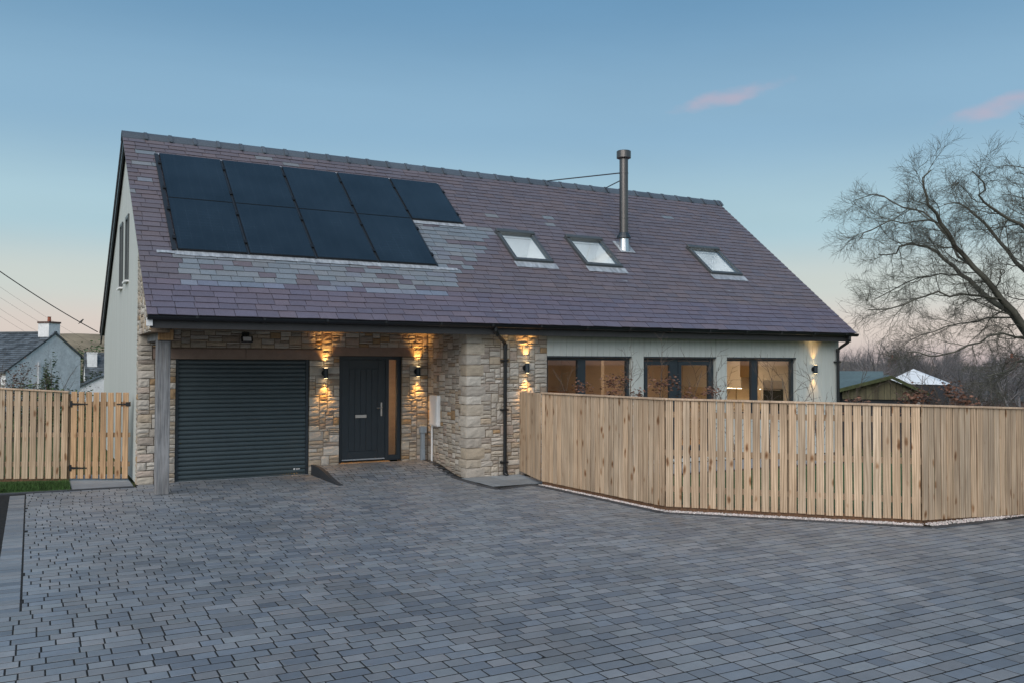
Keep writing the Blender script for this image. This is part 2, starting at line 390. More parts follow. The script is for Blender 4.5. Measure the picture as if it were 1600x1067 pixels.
# hill on the far left
hx = np.linspace(-420, 480, 46); hy = np.linspace(230, 900, 30)
HX, HY = np.meshgrid(hx, hy, indexing='ij')
HZ = -3 + 19.5*ss(230, 540, HY)*(1-.25*ss(40, 420, np.abs(HX-40))) + 1.1*np.sin(HX*.021+1)*ss(260, 420, HY) + .5*np.sin(HX*.07)*ss(300, 500, HY)
h = MB(); h.add(np.stack([HX, HY, HZ], -1).reshape(-1, 3), [(i*30+j, (i+1)*30+j, (i+1)*30+j+1, i*30+j+1) for i in range(45) for j in range(29)])
tag(h.build('hill', M['hill'], smooth=True), kind='structure')

# ------------------------------------------------------------------ driveway
EDGE = [(5.19, -.06), (5.15, -1.0), (5.10, -1.9), (5.06, -2.7), (5.14, -3.30), (5.86, -3.09), (5.91, -3.33), (6.06, -6.36), (8.35, -8.82), (10.15, -8.90), (13.6, -9.09)]
POLY = [(-6, -17), (-6, -7.72), (-1.62, -7.72), (-1.62, -.36), (-.02, -.30), (-.02, -.03), (.6, -.03), (.6, .06), (2.94, .06), (2.94, -.03), (3.5, -.03), (3.5, -.01), (5.19, -.01)] + EDGE[1:] + [(13.6, -17)]
def inside(x, y, poly):
    c = False; n = len(poly)
    for i in range(n):
        (x1, y1), (x2, y2) = poly[i], poly[(i+1) % n]
        if (y1 > y) != (y2 > y) and x < (x2-x1)*(y-y1)/(y2-y1)+x1: c = not c
    return c
drv = MB()
bed = [(-6, -17), (13.6, -17), (13.6, -9.1), (10.15, -8.80), (8.34, -8.72), (6.16, -6.3), (6.04, -3.3), (5.28, -1.77), (5.28, .02), (4.75, .10), (3.5, .10), (3.0, .0), (2.94, .10), (.6, .10), (-.02, .0), (-.02, -.28), (-2.0, -.30), (-6, .0)]
drv.prism(bed, -.16, -.0022, 'z')
driveway = tag(drv.build('driveway', M['joint']), kind='structure')
rb = MB(); ry = np.linspace(-1.72, .0, 26); rb.add([q for yy in ry for q in ((3.0, yy, ramp_z(3.1, yy)-.0022), (5.25, yy, ramp_z(3.1, yy)-.0022))], [(2*i, 2*i+1, 2*i+3, 2*i+2) for i in range(25)])
rb.build('ramp_bed', M['joint'], driveway)
PCOL = [(.225, .245, .265), (.245, .262, .278), (.265, .274, .283), (.205, .226, .252), (.272, .272, .275), (.235, .243, .252), (.255, .268, .274), (.180, .200, .226)]
blocks = []
CH, GAP, GX = .137, .0165, .0115
def spans(cy):
    """stretches of the course at cy that lie inside the drive"""
    xs_ = []
    for (x1, y1), (x2, y2) in zip(POLY, POLY[1:]+POLY[:1]):
        if (y1 > cy) != (y2 > cy): xs_.append((x2-x1)*(cy-y1)/(y2-y1)+x1)
    xs_.sort(); out = []
    for a, b in zip(xs_[::2], xs_[1::2]):
        if cy > -1.68 and a < 3 < b: out += [(a, 2.962), (3.038, b)]
        else: out.append((a, b))
    return out
y = -16.6; drift = 0.0
while y < .1:
    drift += random.choice((-.085, -.075, -.1, .12, .095)) if random.random() < .85 else random.uniform(.12, .3)
    for (xa, xb) in spans(y+CH/2):
        x = -6.6 + drift % .41; k = 0
        while x+.41 < xa: x += .41
        while x < xb-.02:
            if random.random() < .03: k = 1-k
            L = .252 if k == 0 else .158; k = 1-k
            p, q = max(x, xa), min(x+L, xb)
            if xb-q < .05: q = xb
            if q-p > .035: blocks.append((p+GX/2, q-GX/2, y+GAP/2, y+CH-GAP/2))
            x += L
            if q == xb: break
    y += CH
def in_view(x, y, z=0):
    dx, dy = x-CAM[0], y-CAM[1]; a = R(28.658)
    xc = dx*math.cos(a)-dy*math.sin(a); zc = dx*math.sin(a)+dy*math.cos(a)
    return zc > 1 and abs(xc/zc) < .60 and 2.04/zc < .42
def block_geo(m, b, tint):
    x0, x1, y0, y1 = b
    j = random.uniform(-.0008, .0014); ch = .0022
    jx = [random.uniform(-.0025, .0025) for _ in range(4)]
    top = [(x0+ch+jx[0], y0+ch), (x1-ch+jx[1], y0+ch), (x1-ch+jx[2], y1-ch), (x0+ch+jx[3], y1-ch)]
    bot = [(x0, y0), (x1, y0), (x1, y1), (x0, y1)]
    tz = random.uniform(-.0012, .0012), random.uniform(-.0008, .0008)
    v = []
    for q, (px, py) in enumerate(top): v.append((px, py, float(ramp_z(px, py)) + j + (tz[0] if q in (1, 2) else -tz[0]) + (tz[1] if q > 1 else -tz[1])))
    for (px, py) in bot: v.append((px, py, float(ramp_z(px, py)) - .0022 + j))
    for (px, py) in bot: v.append((px, py, float(ramp_z(px, py)) - .05))
    f = [(0, 1, 2, 3)] + [(4+i, 4+(i+1) % 4, (i+1) % 4, i) for i in range(4)] + [(8+i, 8+(i+1) % 4, 4+(i+1) % 4, 4+i) for i in range(4)]
    m.add(v, f, tint)
def pcol():
    c = np.array(random.choice(PCOL)); return tuple(c*random.uniform(.82, 1.2)*np.array([.84, .87, .92]))
blocks.sort(key=lambda b: (not in_view((b[0]+b[1])/2, (b[2]+b[3])/2), math.hypot((b[0]+b[1])/2-CAM[0], (b[2]+b[3])/2-CAM[1])))
rest = MB()
for i, b in enumerate(blocks):
    if i < 300:
        m = MB(); block_geo(m, b, pcol()); m.build('paving_block', M['paver'], driveway)
    else: block_geo(rest, b, pcol())
tag(rest.build('paving_block_field', M['paver'], driveway), kind='stuff')
# soldier border on the left
y = -7.70
while y < -.5:
    m = MB(); block_geo(m, (-1.832, -1.632, y, y+.135), tuple(np.array(pcol())*.94)); m.build('border_block', M['paver'], driveway); y += .145
# charcoal edging blocks along the fence and the wall
def edging(pts, wid, name, z=.006, step=.21, side=1):
    for (a, b) in zip(pts[:-1], pts[1:]):
        a = np.array(a); b = np.array(b); L = np.linalg.norm(b-a); n = max(1, round(L/step)); d = (b-a)/L; nr = np.array([d[1], -d[0]])
        for i in range(n):
            c = a + d*(i+.5)*L/n
            zz = float(ramp_z(c[0], c[1])) if c[0] < 5.2 else float(-.06*ss(9, 12, c[0]))
            m = MB(); t = random.uniform(.8, 1.25)
            m.obox((c[0], c[1], zz+z-.05), (*(d*(L/n/2-.003)), 0), (*(nr*wid/2), 0), (0, 0, .05), (t, t, t), .006)
            m.build(name, M['charcoal_block'], driveway)
edging([(p[0], p[1]) for p in EDGE[:5]], .11, 'edging_block')
edging(EDGE[4:], .13, 'edging_block')
edging([(-6, -.02), (-2.0, -.24), (-.06, -.30)], .07, 'edging_strip', z=.02, step=.9)
# wedge kerb beside the ramp
kb = MB(); ky = list(np.linspace(-.01, -1.70, 12)); kb.prism([(-1.70, -.04), (-.01, -.04)] + [(q, ramp_z(3.1, q)+.014) for q in ky], 2.965, 3.035, 'x')
kb.build('ramp_kerb', M['charcoal_block'], driveway)
# tarmac beside the border
t = MB(); t.prism([(-9, -7.70), (-1.855, -7.70), (-1.855, -.33), (-9, -.1)], -.12, -.02, 'z')
tag(t.build('tarmac_path', M['tarmac']), kind='structure')
# stone path under the left gate, patio slabs by the downpipe
gp = MB(); gp.prism([(-.97, -.26), (-.06, -.26), (-.04, 1.6), (-.97, 1.9)], -.10, .006, 'z'); 
garden_path = tag(gp.build('garden_path', M['slab']), kind='structure')
one('paving_slab', M['slab'], garden_path, b=(-.965, -.07, -.25, .30, .006, .022), bev=.004, tint=(.9, .9, .92))
one('paving_slab', M['slab'], garden_path, b=(-.965, -.07, .308, .9, .006, .022), bev=.004)
pt = MB(); pt.prism([(5.16, -1.77), (5.14, -3.2), (5.86, -3.02), (6.0, -3.2), (6.9, -3.2), (14.9, -3.2), (14.9, -1.70), (5.3, -1.70)], -.12, -.012, 'z')
patio = tag(pt.build('patio', M['joint']), kind='structure')
for (x0, x1, y0, y1) in [(5.18, 5.74, -2.36, -1.78), (5.75, 6.34, -2.36, -1.78), (5.36, 5.94, -2.96, -2.37), (5.95, 6.5, -2.96, -2.37), (5.2, 5.35, -2.96, -2.37)] + [(6.52+.6*i, 7.11+.6*i, -2.36, -1.78) for i in range(13)] + [(6.52+.6*i, 7.11+.6*i, -2.96, -2.37) for i in range(13)]:
    tt = random.uniform(.85, 1.15)
    one('patio_slab', M['slab'], patio, b=(x0, x1, y0, y1, -.02, random.uniform(.006, .010)), bev=.004, tint=(tt, tt, tt))

# ------------------------------------------------------------------ fences
POSTS = []
def fence_board_mesh(name, w, t, mat):
    m = MB(); m.box(-w/2, w/2, -t/2, t/2, 0, 1, bev=.004)
    V = np.concatenate(m.v); me = bpy.data.meshes.new(name); me.from_pydata(V.tolist(), [], m.f); me.materials.append(mat); return me
BM = fence_board_mesh('fence_board', .100, .019, M['fence'])
def wtint():
    b = random.uniform(.84, 1.10); w = random.uniform(-.03, .05); return (b*(1+w), b, b*(1-w), 1)
def link_mesh(name, me, parent, loc, rz=0, scale=(1, 1, 1), col=None, lean=0):
    o = bpy.data.objects.new(name, me); C.objects.link(o); o.parent = parent
    o.location = np.array(loc, float) - WL[parent.name]; o.rotation_euler = (0, lean, rz); o.scale = scale
    if col: o.color = col
    WL[o.name] = np.array(loc, float); return o
def fence_run(root, a, b, za, zb, ta, tb, pitch=.1155, me=BM, cap=True, posts=True, kick=True, ends=(0, 0), rails=(.25, .75, 1.28)):
    a = np.array(a, float); b = np.array(b, float); L = np.linalg.norm(b-a); d = (b-a)/L; out = np.array([d[1], -d[0]])
    rz = math.atan2(d[1], d[0]); n = int(round(L/pitch)); pp = L/n
    for i in range(n):
        u = (i+.5)*pp; k = u/L; p = a+d*u+out*.012
        z0 = za+(zb-za)*k + random.uniform(-.004, .004); z1 = ta+(tb-ta)*k-(.026 if cap else random.uniform(0, .008))
        link_mesh('board', me, root, (p[0], p[1], z0), rz + random.uniform(-.02, .02), (random.uniform(.96, 1.02), 1, z1-z0), wtint(), random.uniform(-.003, .003))
    c = (a+b)/2
    for r in rails:
        m = MB(); q = c-out*.024
        m.obox((q[0], q[1], (za+zb)/2+r), (*(d*L/2), (zb-za)/2), (*(out*.018), 0), (0, 0, .04))
        o = m.build('rail', M['rail_wood'], root); o.color = (.8, .76, .7, 1)
    if cap:
        m = MB(); m.obox((c[0], c[1], (ta+tb)/2-.012), (*(d*L/2), (tb-ta)/2), (*(out*.042), 0), (0, 0, .014), bev=.004)
        o = m.build('cap_rail', M['rail_wood'], root); o.color = (1.0, .97, .95, 1)
    if kick:
        m = MB(); q = c-out*.012
        m.obox((q[0], q[1], (za+zb)/2-.02), (*(d*L/2), (zb-za)/2), (*(out*.012), 0), (0, 0, .05))
        m.build('kick_board', M['kick_wood'], root)
    if posts:
        k = max(1, round(L/1.7))
        for i in range(k+1):
            u = min(max(i*L/k, .04), L-.04); p = a+d*u-out*.085
            m = MB(); m.box(p[0]-.04, p[0]+.04, p[1]-.04, p[1]+.04, -.15, ta+(tb-ta)*u/L-.05, bev=.004)
            o = m.build('post', M['rail_wood'], root); o.color = (.75, .7, .62, 1)
F1, F2, F3, F4 = (6.04, -3.15), (6.21, -6.23), (8.47, -8.58), (10.48, -8.69)
fence = empty('boundary_fence', (6.04, -3.15, 0), 'long new softwood board fence with flat capping rail, angled round the front garden', 'fence')
fence_run(fence, F1, F2, .06, .06, 1.558, 1.565, .1145)
fence_run(fence, F2, F3, .06, .05, 1.565, 1.528, .1155)
F5 = (14.6, -8.92)
fence_run(fence, F3, F5, .05, -.16, 1.528, 1.30, .1165)
side = empty('fence_gate', (6.4, -1.8, 0), 'narrow uncapped board gate closing the gap between stone wall and long fence', 'gate')
fence_run(side, (6.37, -1.80), (6.05, -3.09), .07, .06, 1.525, 1.545, .1, cap=False, posts=False, kick=False)
lf = empty('garden_fence', (-1, .98, 0), 'capped softwood board fence standing behind the grass strip, left of the gate', 'fence')
fence_run(lf, (-6.2, 2.75), (-.99, .98), .12, .05, 1.86, 1.55, .1255)
gt = empty('garden_gate', (-.5, .7, 0), 'orange-brown slatted garden gate with black strap hinges beside the sage gable', 'gate')
GM = fence_board_mesh('gate_board', .098, .019, M['gate_wood'])
fence_run(gt, (-.965, .965), (-.07, .50), .05, .05, 1.545, 1.53, .128, me=GM, cap=False, posts=False, kick=False)
def strap(root, p, d, ln, z):
    m = MB(); d = np.array(d)/np.linalg.norm(d); out = np.array([d[1], -d[0]]); q = np.array(p)+out*.028
    m.obox((*(q+d*.02), z), (*(d*.02), 0), (*(out*.006), 0), (0, 0, .055), bev=.003)
    a = q+d*.04; b = q+d*ln
    v = []
    for (pt_, hh) in ((a, .018), (b, .007)):
        for o_ in (-.004, .004):
            for z_ in (-hh, hh): v.append((*(pt_+out*o_), z+z_))
    m.add(v, [(0, 1, 3, 2), (4, 6, 7, 5), (0, 4, 5, 1), (2, 3, 7, 6), (0, 2, 6, 4), (1, 5, 7, 3)])
    m.build('hinge', M['black_plastic'], root)
gd = (.895, -.465)
strap(gt, (-.965, .965), gd, .30, 1.33); strap(gt, (-.965, .965), gd, .30, .235)
m = MB(); m.obox((-.10, .485, 1.33), (.035, -.018, 0), (.005, .01, 0), (0, 0, .035), bev=.004); m.obox((-.2, .54, 1.33), (.07, -.036, 0), (.004, .008, 0), (0, 0, .009)); m.build('latch', M['black_plastic'], gt)
# grass strip in front of the left fence
gs = MB(); gs.prism([(-6, .02), (-2.0, -.20), (-.99, -.265), (-.99, 1.4), (-6, 3.1)], -.1, .02, 'z'); 
lawn = tag(gs.build('lawn', M['grass']), kind='structure')
gb = MB(); V = []; F = []
for i in range(9000):
    x = random.uniform(-4.2, -.99); y = random.uniform(-.24, .75) + (-.99-x)*.10
    hh = random.uniform(.035, .085); a = random.uniform(0, 6.28); w = .004; lx, ly = random.uniform(-.03, .03), random.uniform(-.03, .03)
    n = len(V); V += [(x-w*math.cos(a), y-w*math.sin(a), .015), (x+w*math.cos(a), y+w*math.sin(a), .015), (x+lx, y+ly, .02+hh)]; F.append((n, n+1, n+2))
gb.add(V, F); T_ = np.repeat(rng.uniform(.6, 1.5, 9000), 3); gb.t = [np.stack([T_*1.05, T_, T_], 1)]
tag(gb.build('grass', M['grass']), 'short green grass strip in front of the left garden fence', 'grass', kind='stuff')
# inner garden lawn and gravel strip
gi = MB(); gi.prism([(6.15, -3.2), (6.3, -6.2), (8.5, -8.5), (14.8, -8.8), (14.9, -3.2)], -.1, -.01, 'z'); tag(gi.build('inner_lawn', M['grass']), kind='structure')
gv = MB(); V = []; F = []; T_ = []
octv = np.array([(1, 0, 0), (-1, 0, 0), (0, 1, 0), (0, -1, 0), (0, 0, 1)]); octf = [(0, 2, 4), (2, 1, 4), (1, 3, 4), (3, 0, 4)]
def gravel_run(a, b, w0, w1, count):
    a = np.array(a); b = np.array(b); d = (b-a); L = np.linalg.norm(d); d = d/L; out = np.array([d[1], -d[0]])
    for i in range(count):
        p = a+d*random.uniform(0, L)+out*random.uniform(w0, w1); r = random.uniform(.008, .017)
        n = len(V); ang = random.uniform(0, 6.28); ca, sa = math.cos(ang), math.sin(ang)
        z = float(-.06*ss(9, 12, p[0]))
        for (x, yy, zz) in octv:
            x, yy = x*r*random.uniform(.7, 1.3), yy*r*random.uniform(.7, 1.3)
            V.append((p[0]+ca*x-sa*yy, p[1]+sa*x+ca*yy, z+.004+zz*r*random.uniform(.6, 1.1)))
        F.extend([tuple(q+n for q in f) for f in octf]); c = random.uniform(.55, 1.5); pk = random.uniform(.92, 1.1); T_.extend([(c*pk, c, c)]*5)
gravel_run(F1, F2, -.12, .075, 2300); gravel_run(F2, F3, -.12, .14, 3000); gravel_run(F3, (13.5, -8.87), -.12, .17, 3600)
gv.add(V, F); gv.t = [np.array(T_)]
gravel_bed = MB()
for (a, b, w) in ((F1, F2, .07), (F2, F3, .13), (F3, (13.6, -8.87), .16)):
    a = np.array(a); b = np.array(b); d = (b-a)/np.linalg.norm(b-a); out = np.array([d[1], -d[0]]); c = (a+b)/2+out*(w-.15)/2
    gravel_bed.obox((c[0], c[1], -.03 - .03*(a[0] > 8)), (*(d*np.linalg.norm(b-a)/2), 0), (*(out*(w+.15)/2), 0), (0, 0, .03))
bedo = tag(gravel_bed.build('gravel_bed', M['gravel']), kind='structure')
tag(gv.build('gravel', M['gravel']), 'strip of pale pink gravel at the foot of the long fence', 'gravel', kind='stuff')

# ------------------------------------------------------------------ the house
house = empty('house', (7, 0, 0), 'new stone and sage-boarded house with purple slate roof and solar panels', 'house')
YP = -1.767; XP = 5.283; XS = 6.962; XR = 14.834
YE, ZE, YR_, ZR_, YB, ZB = -2.147, 2.76, 2.399, 6.443, 8.009, 2.76
XL, XV = -.11, 14.93
# --- random rubble stonework
SC = [((.50, .45, .38), 6), ((.54, .50, .445), 6), ((.45, .41, .36), 5), ((.47, .39, .30), 2.2), ((.42, .29, .17), .55), ((.38, .33, .285), 2), ((.58, .54, .485), 3), ((.33, .27, .215), .7), ((.50, .42, .36), 2)]
def stone_col(warm=0):
    c = random.choices([s[0] for s in SC], [s[1]*(1+warm*(1.4 if s[0][0]-s[0][2] > .16 else -.25)) for s in SC])[0]
    return tuple(np.array(c)*random.uniform(.80, 1.14))
STONES = []      # (area-ish, distance, builder args)
def stone_geo(m, o, U, N, w, h, tint, dep=.05, rough=.005):
    """rock-faced stone: grid front bulged and jittered, chamfered rim; o = lower left corner on the wall plane"""
    o = np.array(o, float); U = np.array(U, float); N = np.array(N, float); Z = np.array([0, 0, 1.])
    nu = 4 if w > .12 else 3; nv = 4 if h > .10 else 3
    g_ = .0055
    us = np.linspace(g_, w-g_, nu+1); vs_ = np.linspace(g_, h-g_, nv+1)
    v = []
    for i, a in enumerate(us):
        for j, b in enumerate(vs_):
            edge = i in (0, nu) or j in (0, nv)
            ju = random.uniform(-.004, .004) if not (i in (0, nu)) else random.uniform(-.003, .002)*(1 if i == nu else -1)
            jv = random.uniform(-.004, .004) if not (j in (0, nv)) else random.uniform(-.003, .002)*(1 if j == nv else -1)
            d = (-.003 + random.uniform(-.002, .002)) if edge else random.uniform(.001, .001+rough*1.7)
            v.append(o + U*(a+ju) + Z*(b+jv) + N*d)
    k = (nu+1)*(nv+1); f = [(i*(nv+1)+j, (i+1)*(nv+1)+j, (i+1)*(nv+1)+j+1, i*(nv+1)+j+1) for i in range(nu) for j in range(nv)]
    rim = [(i, 0) for i in range(nu+1)] + [(nu, j) for j in range(1, nv+1)] + [(i, nv) for i in range(nu-1, -1, -1)] + [(0, j) for j in range(nv-1, 0, -1)]
    r0 = [i*(nv+1)+j for i, j in rim]
    for q in r0: v.append(v[q] - N*dep)
    n = len(r0)
    f += [(r0[i], k+i, k+(i+1) % n, r0[(i+1) % n]) for i in range(n)]
    m.add(v, f, tint)
def rubble(o, U, N, W, H, blocked, warm=0, du=.038, dz=.035, quoin=None, big=1.0):
    """fill the wall rectangle with random stones of 1-4 courses; blocked(u,z) -> True where no stone goes"""
    nu, nz = int(round(W/du)), int(round(H/dz)); du, dz = W/nu, H/nz
    occ = np.zeros((nu, nz), bool)
    for i in range(nu):
        for j in range(nz): occ[i, j] = blocked((i+.5)*du, (j+.5)*dz)
    out = []
    for j in range(nz):
        i = 0
        while i < nu:
            if occ[i, j]: i += 1; continue
            h = random.choices([1, 2, 3, 4, 5], [1.6, 5, 3, 1.5, .5])[0]; w = random.choices([3, 4, 5, 6, 7, 8, 9], [2, 4, 5, 4, 3, 2, 1])[0]
            if h == 1: w = max(w, 4)
            if h >= 3: w = min(w, 7)
            ww = 0
            while ww < w and i+ww < nu and not occ[i+ww, j]: ww += 1
            # do not leave slivers
            k = 0
            while i+ww+k < nu and not occ[i+ww+k, j]: k += 1
            if 0 < k < 3 and i+ww+k <= nu: ww += k
            hh = 1
            while hh < h and j+hh < nz and not occ[i:i+ww, j+hh].any(): hh += 1
            rem = nz-(j+hh)
            occ[i:i+ww, j:j+hh] = True
            out.append((i*du, j*dz, ww*du, hh*dz)); i += ww
    for (a, b, w, h) in out:
        p = np.array(o, float)+np.array(U, float)*a+np.array([0, 0, b])
        STONES.append((w*h/max(1, (np.linalg.norm(p-np.array(CAM))))**2, p, U, N, w, h, stone_col(warm)))
def wall_core(name, boxes, mat=M['mortar']):
    m = MB()
    for b in boxes: m.box(*b)
    return m.build(name, mat, house)
# recessed garage and porch wall (y = 0)
G0, G1, D0, D1 = .615, 2.916, 3.51, 4.75
cw = wall_core('garage_wall', [(.011, G0-.02, .011, .3, 0, 2.62), (G0-.02, G1+.02, .011, .3, 2.105, 2.62), (G1+.02, D0-.02, .011, .3, 0, 2.62), (D0-.02, D1+.02, .011, .3, 2.178, 2.62), (D1+.02, XP+.1, .011, .3, 0, 2.62)])
def blk_garage(u, z):
    return (G0 < u < G1 and z < 2.11) or (.24 < u < 3.16 and 2.105 < z < 2.29) or (D0 < u < D1 and z < 2.175) or (3.35 < u < 4.97 and 2.175 < z < 2.345)
STONE_PARENT = {}
def take(parent):
    STONE_PARENT.setdefault(parent.name, (parent, []))[1].extend(STONES); STONES.clear()
rubble((0, .0, -.02), (1, 0, 0), (0, -1, 0), XP, 2.64, lambda u, z: blk_garage(u, z-.02), warm=1)
take(cw)
for (x0, x1) in ((.24, 1.775), (1.78, 3.16)): one('lintel', M['lintel'], house, b=(x0, x1, -.008, .28, 2.112, 2.285), bev=.004)
one('lintel', M['lintel'], house, b=(3.35, 4.97, -.008, .28, 2.18, 2.345), bev=.004)
# porch return (x = XP, faces left)
rw = wall_core('porch_return_wall', [(XP+.011, XP+.3, YP+.011, .011, -.05, 2.62)])
rubble((XP, 0, -.02), (0, -1, 0), (-1, 0, 0), -YP, 2.64, lambda u, z: u > -YP-.22)
fw = wall_core('porch_front_wall', [(XP+.3, XS, YP+.011, YP+.3, -.05, 2.62)])
take(rw)
rubble((XP, YP, -.03), (1, 0, 0), (0, -1, 0), XS-XP, 2.65, lambda u, z: u < .27)
take(fw)
# quoins on the porch corner: alternate long and short arms
def quoin(parent, x, y, z, h, a, b, tint, sx=1):
    m = MB(); U1 = np.array([1., 0, 0])*sx
    o1 = np.array([x, y, z]) if sx > 0 else np.array([x, y, z])
    stone_geo(m, (x, y, z), (1, 0, 0), (0, -1, 0), a, h, tint, dep=.09, rough=.006)
    stone_geo(m, (x, y+b, z), (0, -1, 0), (-1, 0, 0), b, h, tint, dep=.09, rough=.005)
    m.build('quoin', M['stone'], parent)
z = -.03; k = 0
while z < 2.60:
    hq = min(random.choice([.155, .18, .2, .22]), 2.62-z)
    if 2.62-z-hq < .07: hq = 2.62-z
    a, b = ((.36, .24) if k % 2 == 0 else (.285, .33))
    c = np.array(random.choice([(.54, .50, .44), (.51, .45, .37), (.57, .53, .47), (.48, .41, .32), (.46, .42, .37)]))*random.uniform(.92, 1.06)
    quoin(fw, XP-.009, YP-.009, z, hq, a+random.uniform(-.012, .03), b+random.uniform(-.012, .03), tuple(c)); z += hq; k += 1
# --- gable (x = 0): sage boards with a stone margin that fills the triangle over the porch
def roof_z(y): return ZE+(y-YE)*(ZR_-ZE)/(YR_-YE) if y < YR_ else ZR_-(y-YR_)*(ZR_-ZB)/(YB-YR_)
gm = MB(); gm.prism([(.17, 0), (7.66, 0), (7.66, roof_z(7.66)-.10), (YR_, ZR_-.10), (.17, roof_z(.17)-.10)], .03, .28, 'x')
gable = gm.build('gable_wall', M['mortar'], house)
y = .17
while y < 7.6:
    y1 = min(y+.145, 7.66); ym = (y+y1)/2
    segs = [(0.02, roof_z(y)-.11 if ym < YR_ else roof_z(y1)-.11, roof_z(y1)-.11 if ym < YR_ else roof_z(y)-.11)]
    m = MB(); t = random.uniform(.96, 1.04); z0, za_, zb_ = segs[0][0], roof_z(y+.003)-.11, roof_z(y1-.003)-.11
    wy = [(1.78, 2.27, 3.60, 4.78), (3.02, 3.5, 3.56, 4.80)]
    cut = [w for w in wy if y1 > w[0]+.01 and y < w[1]-.01]
    if cut:
        w = cut[0]
        m.prism([(y+.003, z0), (y1-.003, z0), (y1-.003, w[2]), (y+.003, w[2])], -.004, .03, 'x', (t, t, t))
        m.prism([(y+.003, w[3]), (y1-.003, w[3]), (y1-.003, zb_), (y+.003, za_)], -.004, .03, 'x', (t, t, t))
    else: m.prism([(y+.003, z0), (y1-.003, z0), (y1-.003, zb_), (y+.003, za_)], -.004, .03, 'x', (t, t, t))
    m.build('board', M['green_board'], gable); y = y1
for w in ((1.78, 2.27, 3.60, 4.78), (3.02, 3.5, 3.56, 4.80)):
    win = empty('gable_window', (0, w[0], w[2]), parent=house)
    m = MB()
    m.box(-.03, .05, w[0]-.03, w[0]+.03, w[2]-.03, w[3]+.03); m.box(-.03, .05, w[1]-.03, w[1]+.03, w[2]-.03, w[3]+.03)
    m.box(-.028, .05, w[0]+.03, w[1]-.03, w[3]-.03, w[3]+.03)
    m.build('frame', M['skylight_frame'], win)
    one('sill', M['white_plastic'], win, b=(-.07, .05, w[0]-.05, w[1]+.05, w[2]-.06, w[2]-.028))
    one('pane', M['glass'], win, b=(.0, .008, w[0]+.03, w[1]-.03, w[2]-.028, w[3]-.03))
# stone margin on the gable
def blk_tri(u, z):
    yy = .17-u; return z+2.50 > roof_z(yy)-.20
tri = MB(); tri.prism([(.17, 2.50), (-1.72, 2.50), (-1.72, roof_z(-1.72)-.12), (.17, roof_z(.17)-.12)], .011, .28, 'x'); trio = tri.build('gable_spandrel', M['mortar'], house)
rubble((.0, .17, 2.50), (0, -1, 0), (-1, 0, 0), 1.89, 2.3, blk_tri, warm=.3); take(trio)
mg = wall_core('gable_margin', [(.011, .28, .011, .17, 0, 2.5)])
rubble((.0, .17, -.02), (0, -1, 0), (-1, 0, 0), .17, 2.52, lambda u, z: False, warm=.5, du=.057); take(mg)
# --- clad front wall with three openings
WIN = [(XS, 8.923, .45), (9.224, 11.12, .10), (11.422, 13.458, .95)]; WT = 2.189
boxes = []
xe = XS
for (a, b, zb_) in WIN:
    if a > xe: boxes.append((xe, a-.02, YP+.06, YP+.25, -.05, 2.62))
    boxes.append((a-.02, b+.02, YP+.06, YP+.25, WT+.02, 2.62)); boxes.append((a-.02, b+.02, YP+.06, YP+.25, -.05, zb_-.02)); xe = b+.02
boxes.append((xe, XR-.03, YP+.06, YP+.25, -.05, 2.62))
clad = wall_core('clad_wall', boxes)
x = XS
while x < XR-.02:
    x1 = min(x+.143, XR); t = random.uniform(.97, 1.03)
    cuts = sorted([(a, b, zb_) for (a, b, zb_) in WIN if x1 > a+.004 and x < b-.004])
    pieces = []
    if not cuts: pieces.append((x, x1, .03, 2.62))
    else:
        a, b, zb_ = cuts[0]; xa, xb = max(x, a), min(x1, b)
        if x < a-.006: pieces.append((x, a, .03, 2.62))
        if x1 > b+.006: pieces.append((b, x1, .03, 2.62))
        pieces.append((xa, xb, WT, 2.62)); pieces.append((xa, xb, .03, zb_))
    for (p, q, z0, z1) in pieces:
        if q-p > .012 and z1-z0 > .05:
            one('board', M['green_board'], clad, b=(p+.0025, q-.0025, YP, YP+.06, z0, z1), bev=.003, tint=(t, t, t))
    x = x1
for (a, b, zb_) in WIN:      # painted reveals
    m = MB(); 
    if a > XS: m.box(a-.018, a, YP+.02, YP+.2, zb_, WT)
    m.box(b, b+.018, YP+.02, YP+.2, zb_, WT); m.build('reveal', M['green_board'], clad)
    one('head', M['anthracite'], clad, b=(a, b, YP+.004, YP+.2, WT-.028, WT+.015))
def window(a, b, zb_, mull, door=False):
    w = empty('window', (a, YP, zb_), parent=house); y0, y1 = YP+.085, YP+.16; top = WT-.03; fr = .062
    m = MB()
    m.box(a+.002, a+fr, y0, y1, zb_, top); m.box(b-fr, b-.002, y0, y1, zb_, top)
    m.box(a+fr, b-fr, y0, y1, top-.05, top-.001); m.box(a+fr, b-fr, y0, y1, zb_, zb_+fr); m.box(mull[0], mull[1], y0, y1, zb_+fr, top-.05)
    m.build('frame', M['anthracite'], w)
    spans = ((a+fr, mull[0]), (mull[1], b-fr))
    for (p, q) in spans:
        if door:
            m = MB(); s_ = .085
            m.box(p+.004, p+s_, y0-.012, y0+.05, zb_+fr+.004, top-.055); m.box(q-s_, q-.004, y0-.012, y0+.05, zb_+fr+.004, top-.055)
            m.box(p+s_, q-s_, y0-.012, y0+.05, top-.055-s_, top-.055); m.box(p+s_, q-s_, y0-.012, y0+.05, zb_+fr+.004, zb_+fr+.2)
            m.build('door_leaf', M['anthracite'], w)
            one('pane', M['glass'], w, b=(p+s_, q-s_, y0+.015, y0+.022, zb_+fr+.2, top-.055-s_))
        else: one('pane', M['glass'], w, b=(p, q, y0+.03, y0+.037, zb_+fr, top-.05))
window(*WIN[0], (7.70, 7.88)); window(*WIN[1], (10.02, 10.16), door=True); window(*WIN[2], (12.20, 12.37))
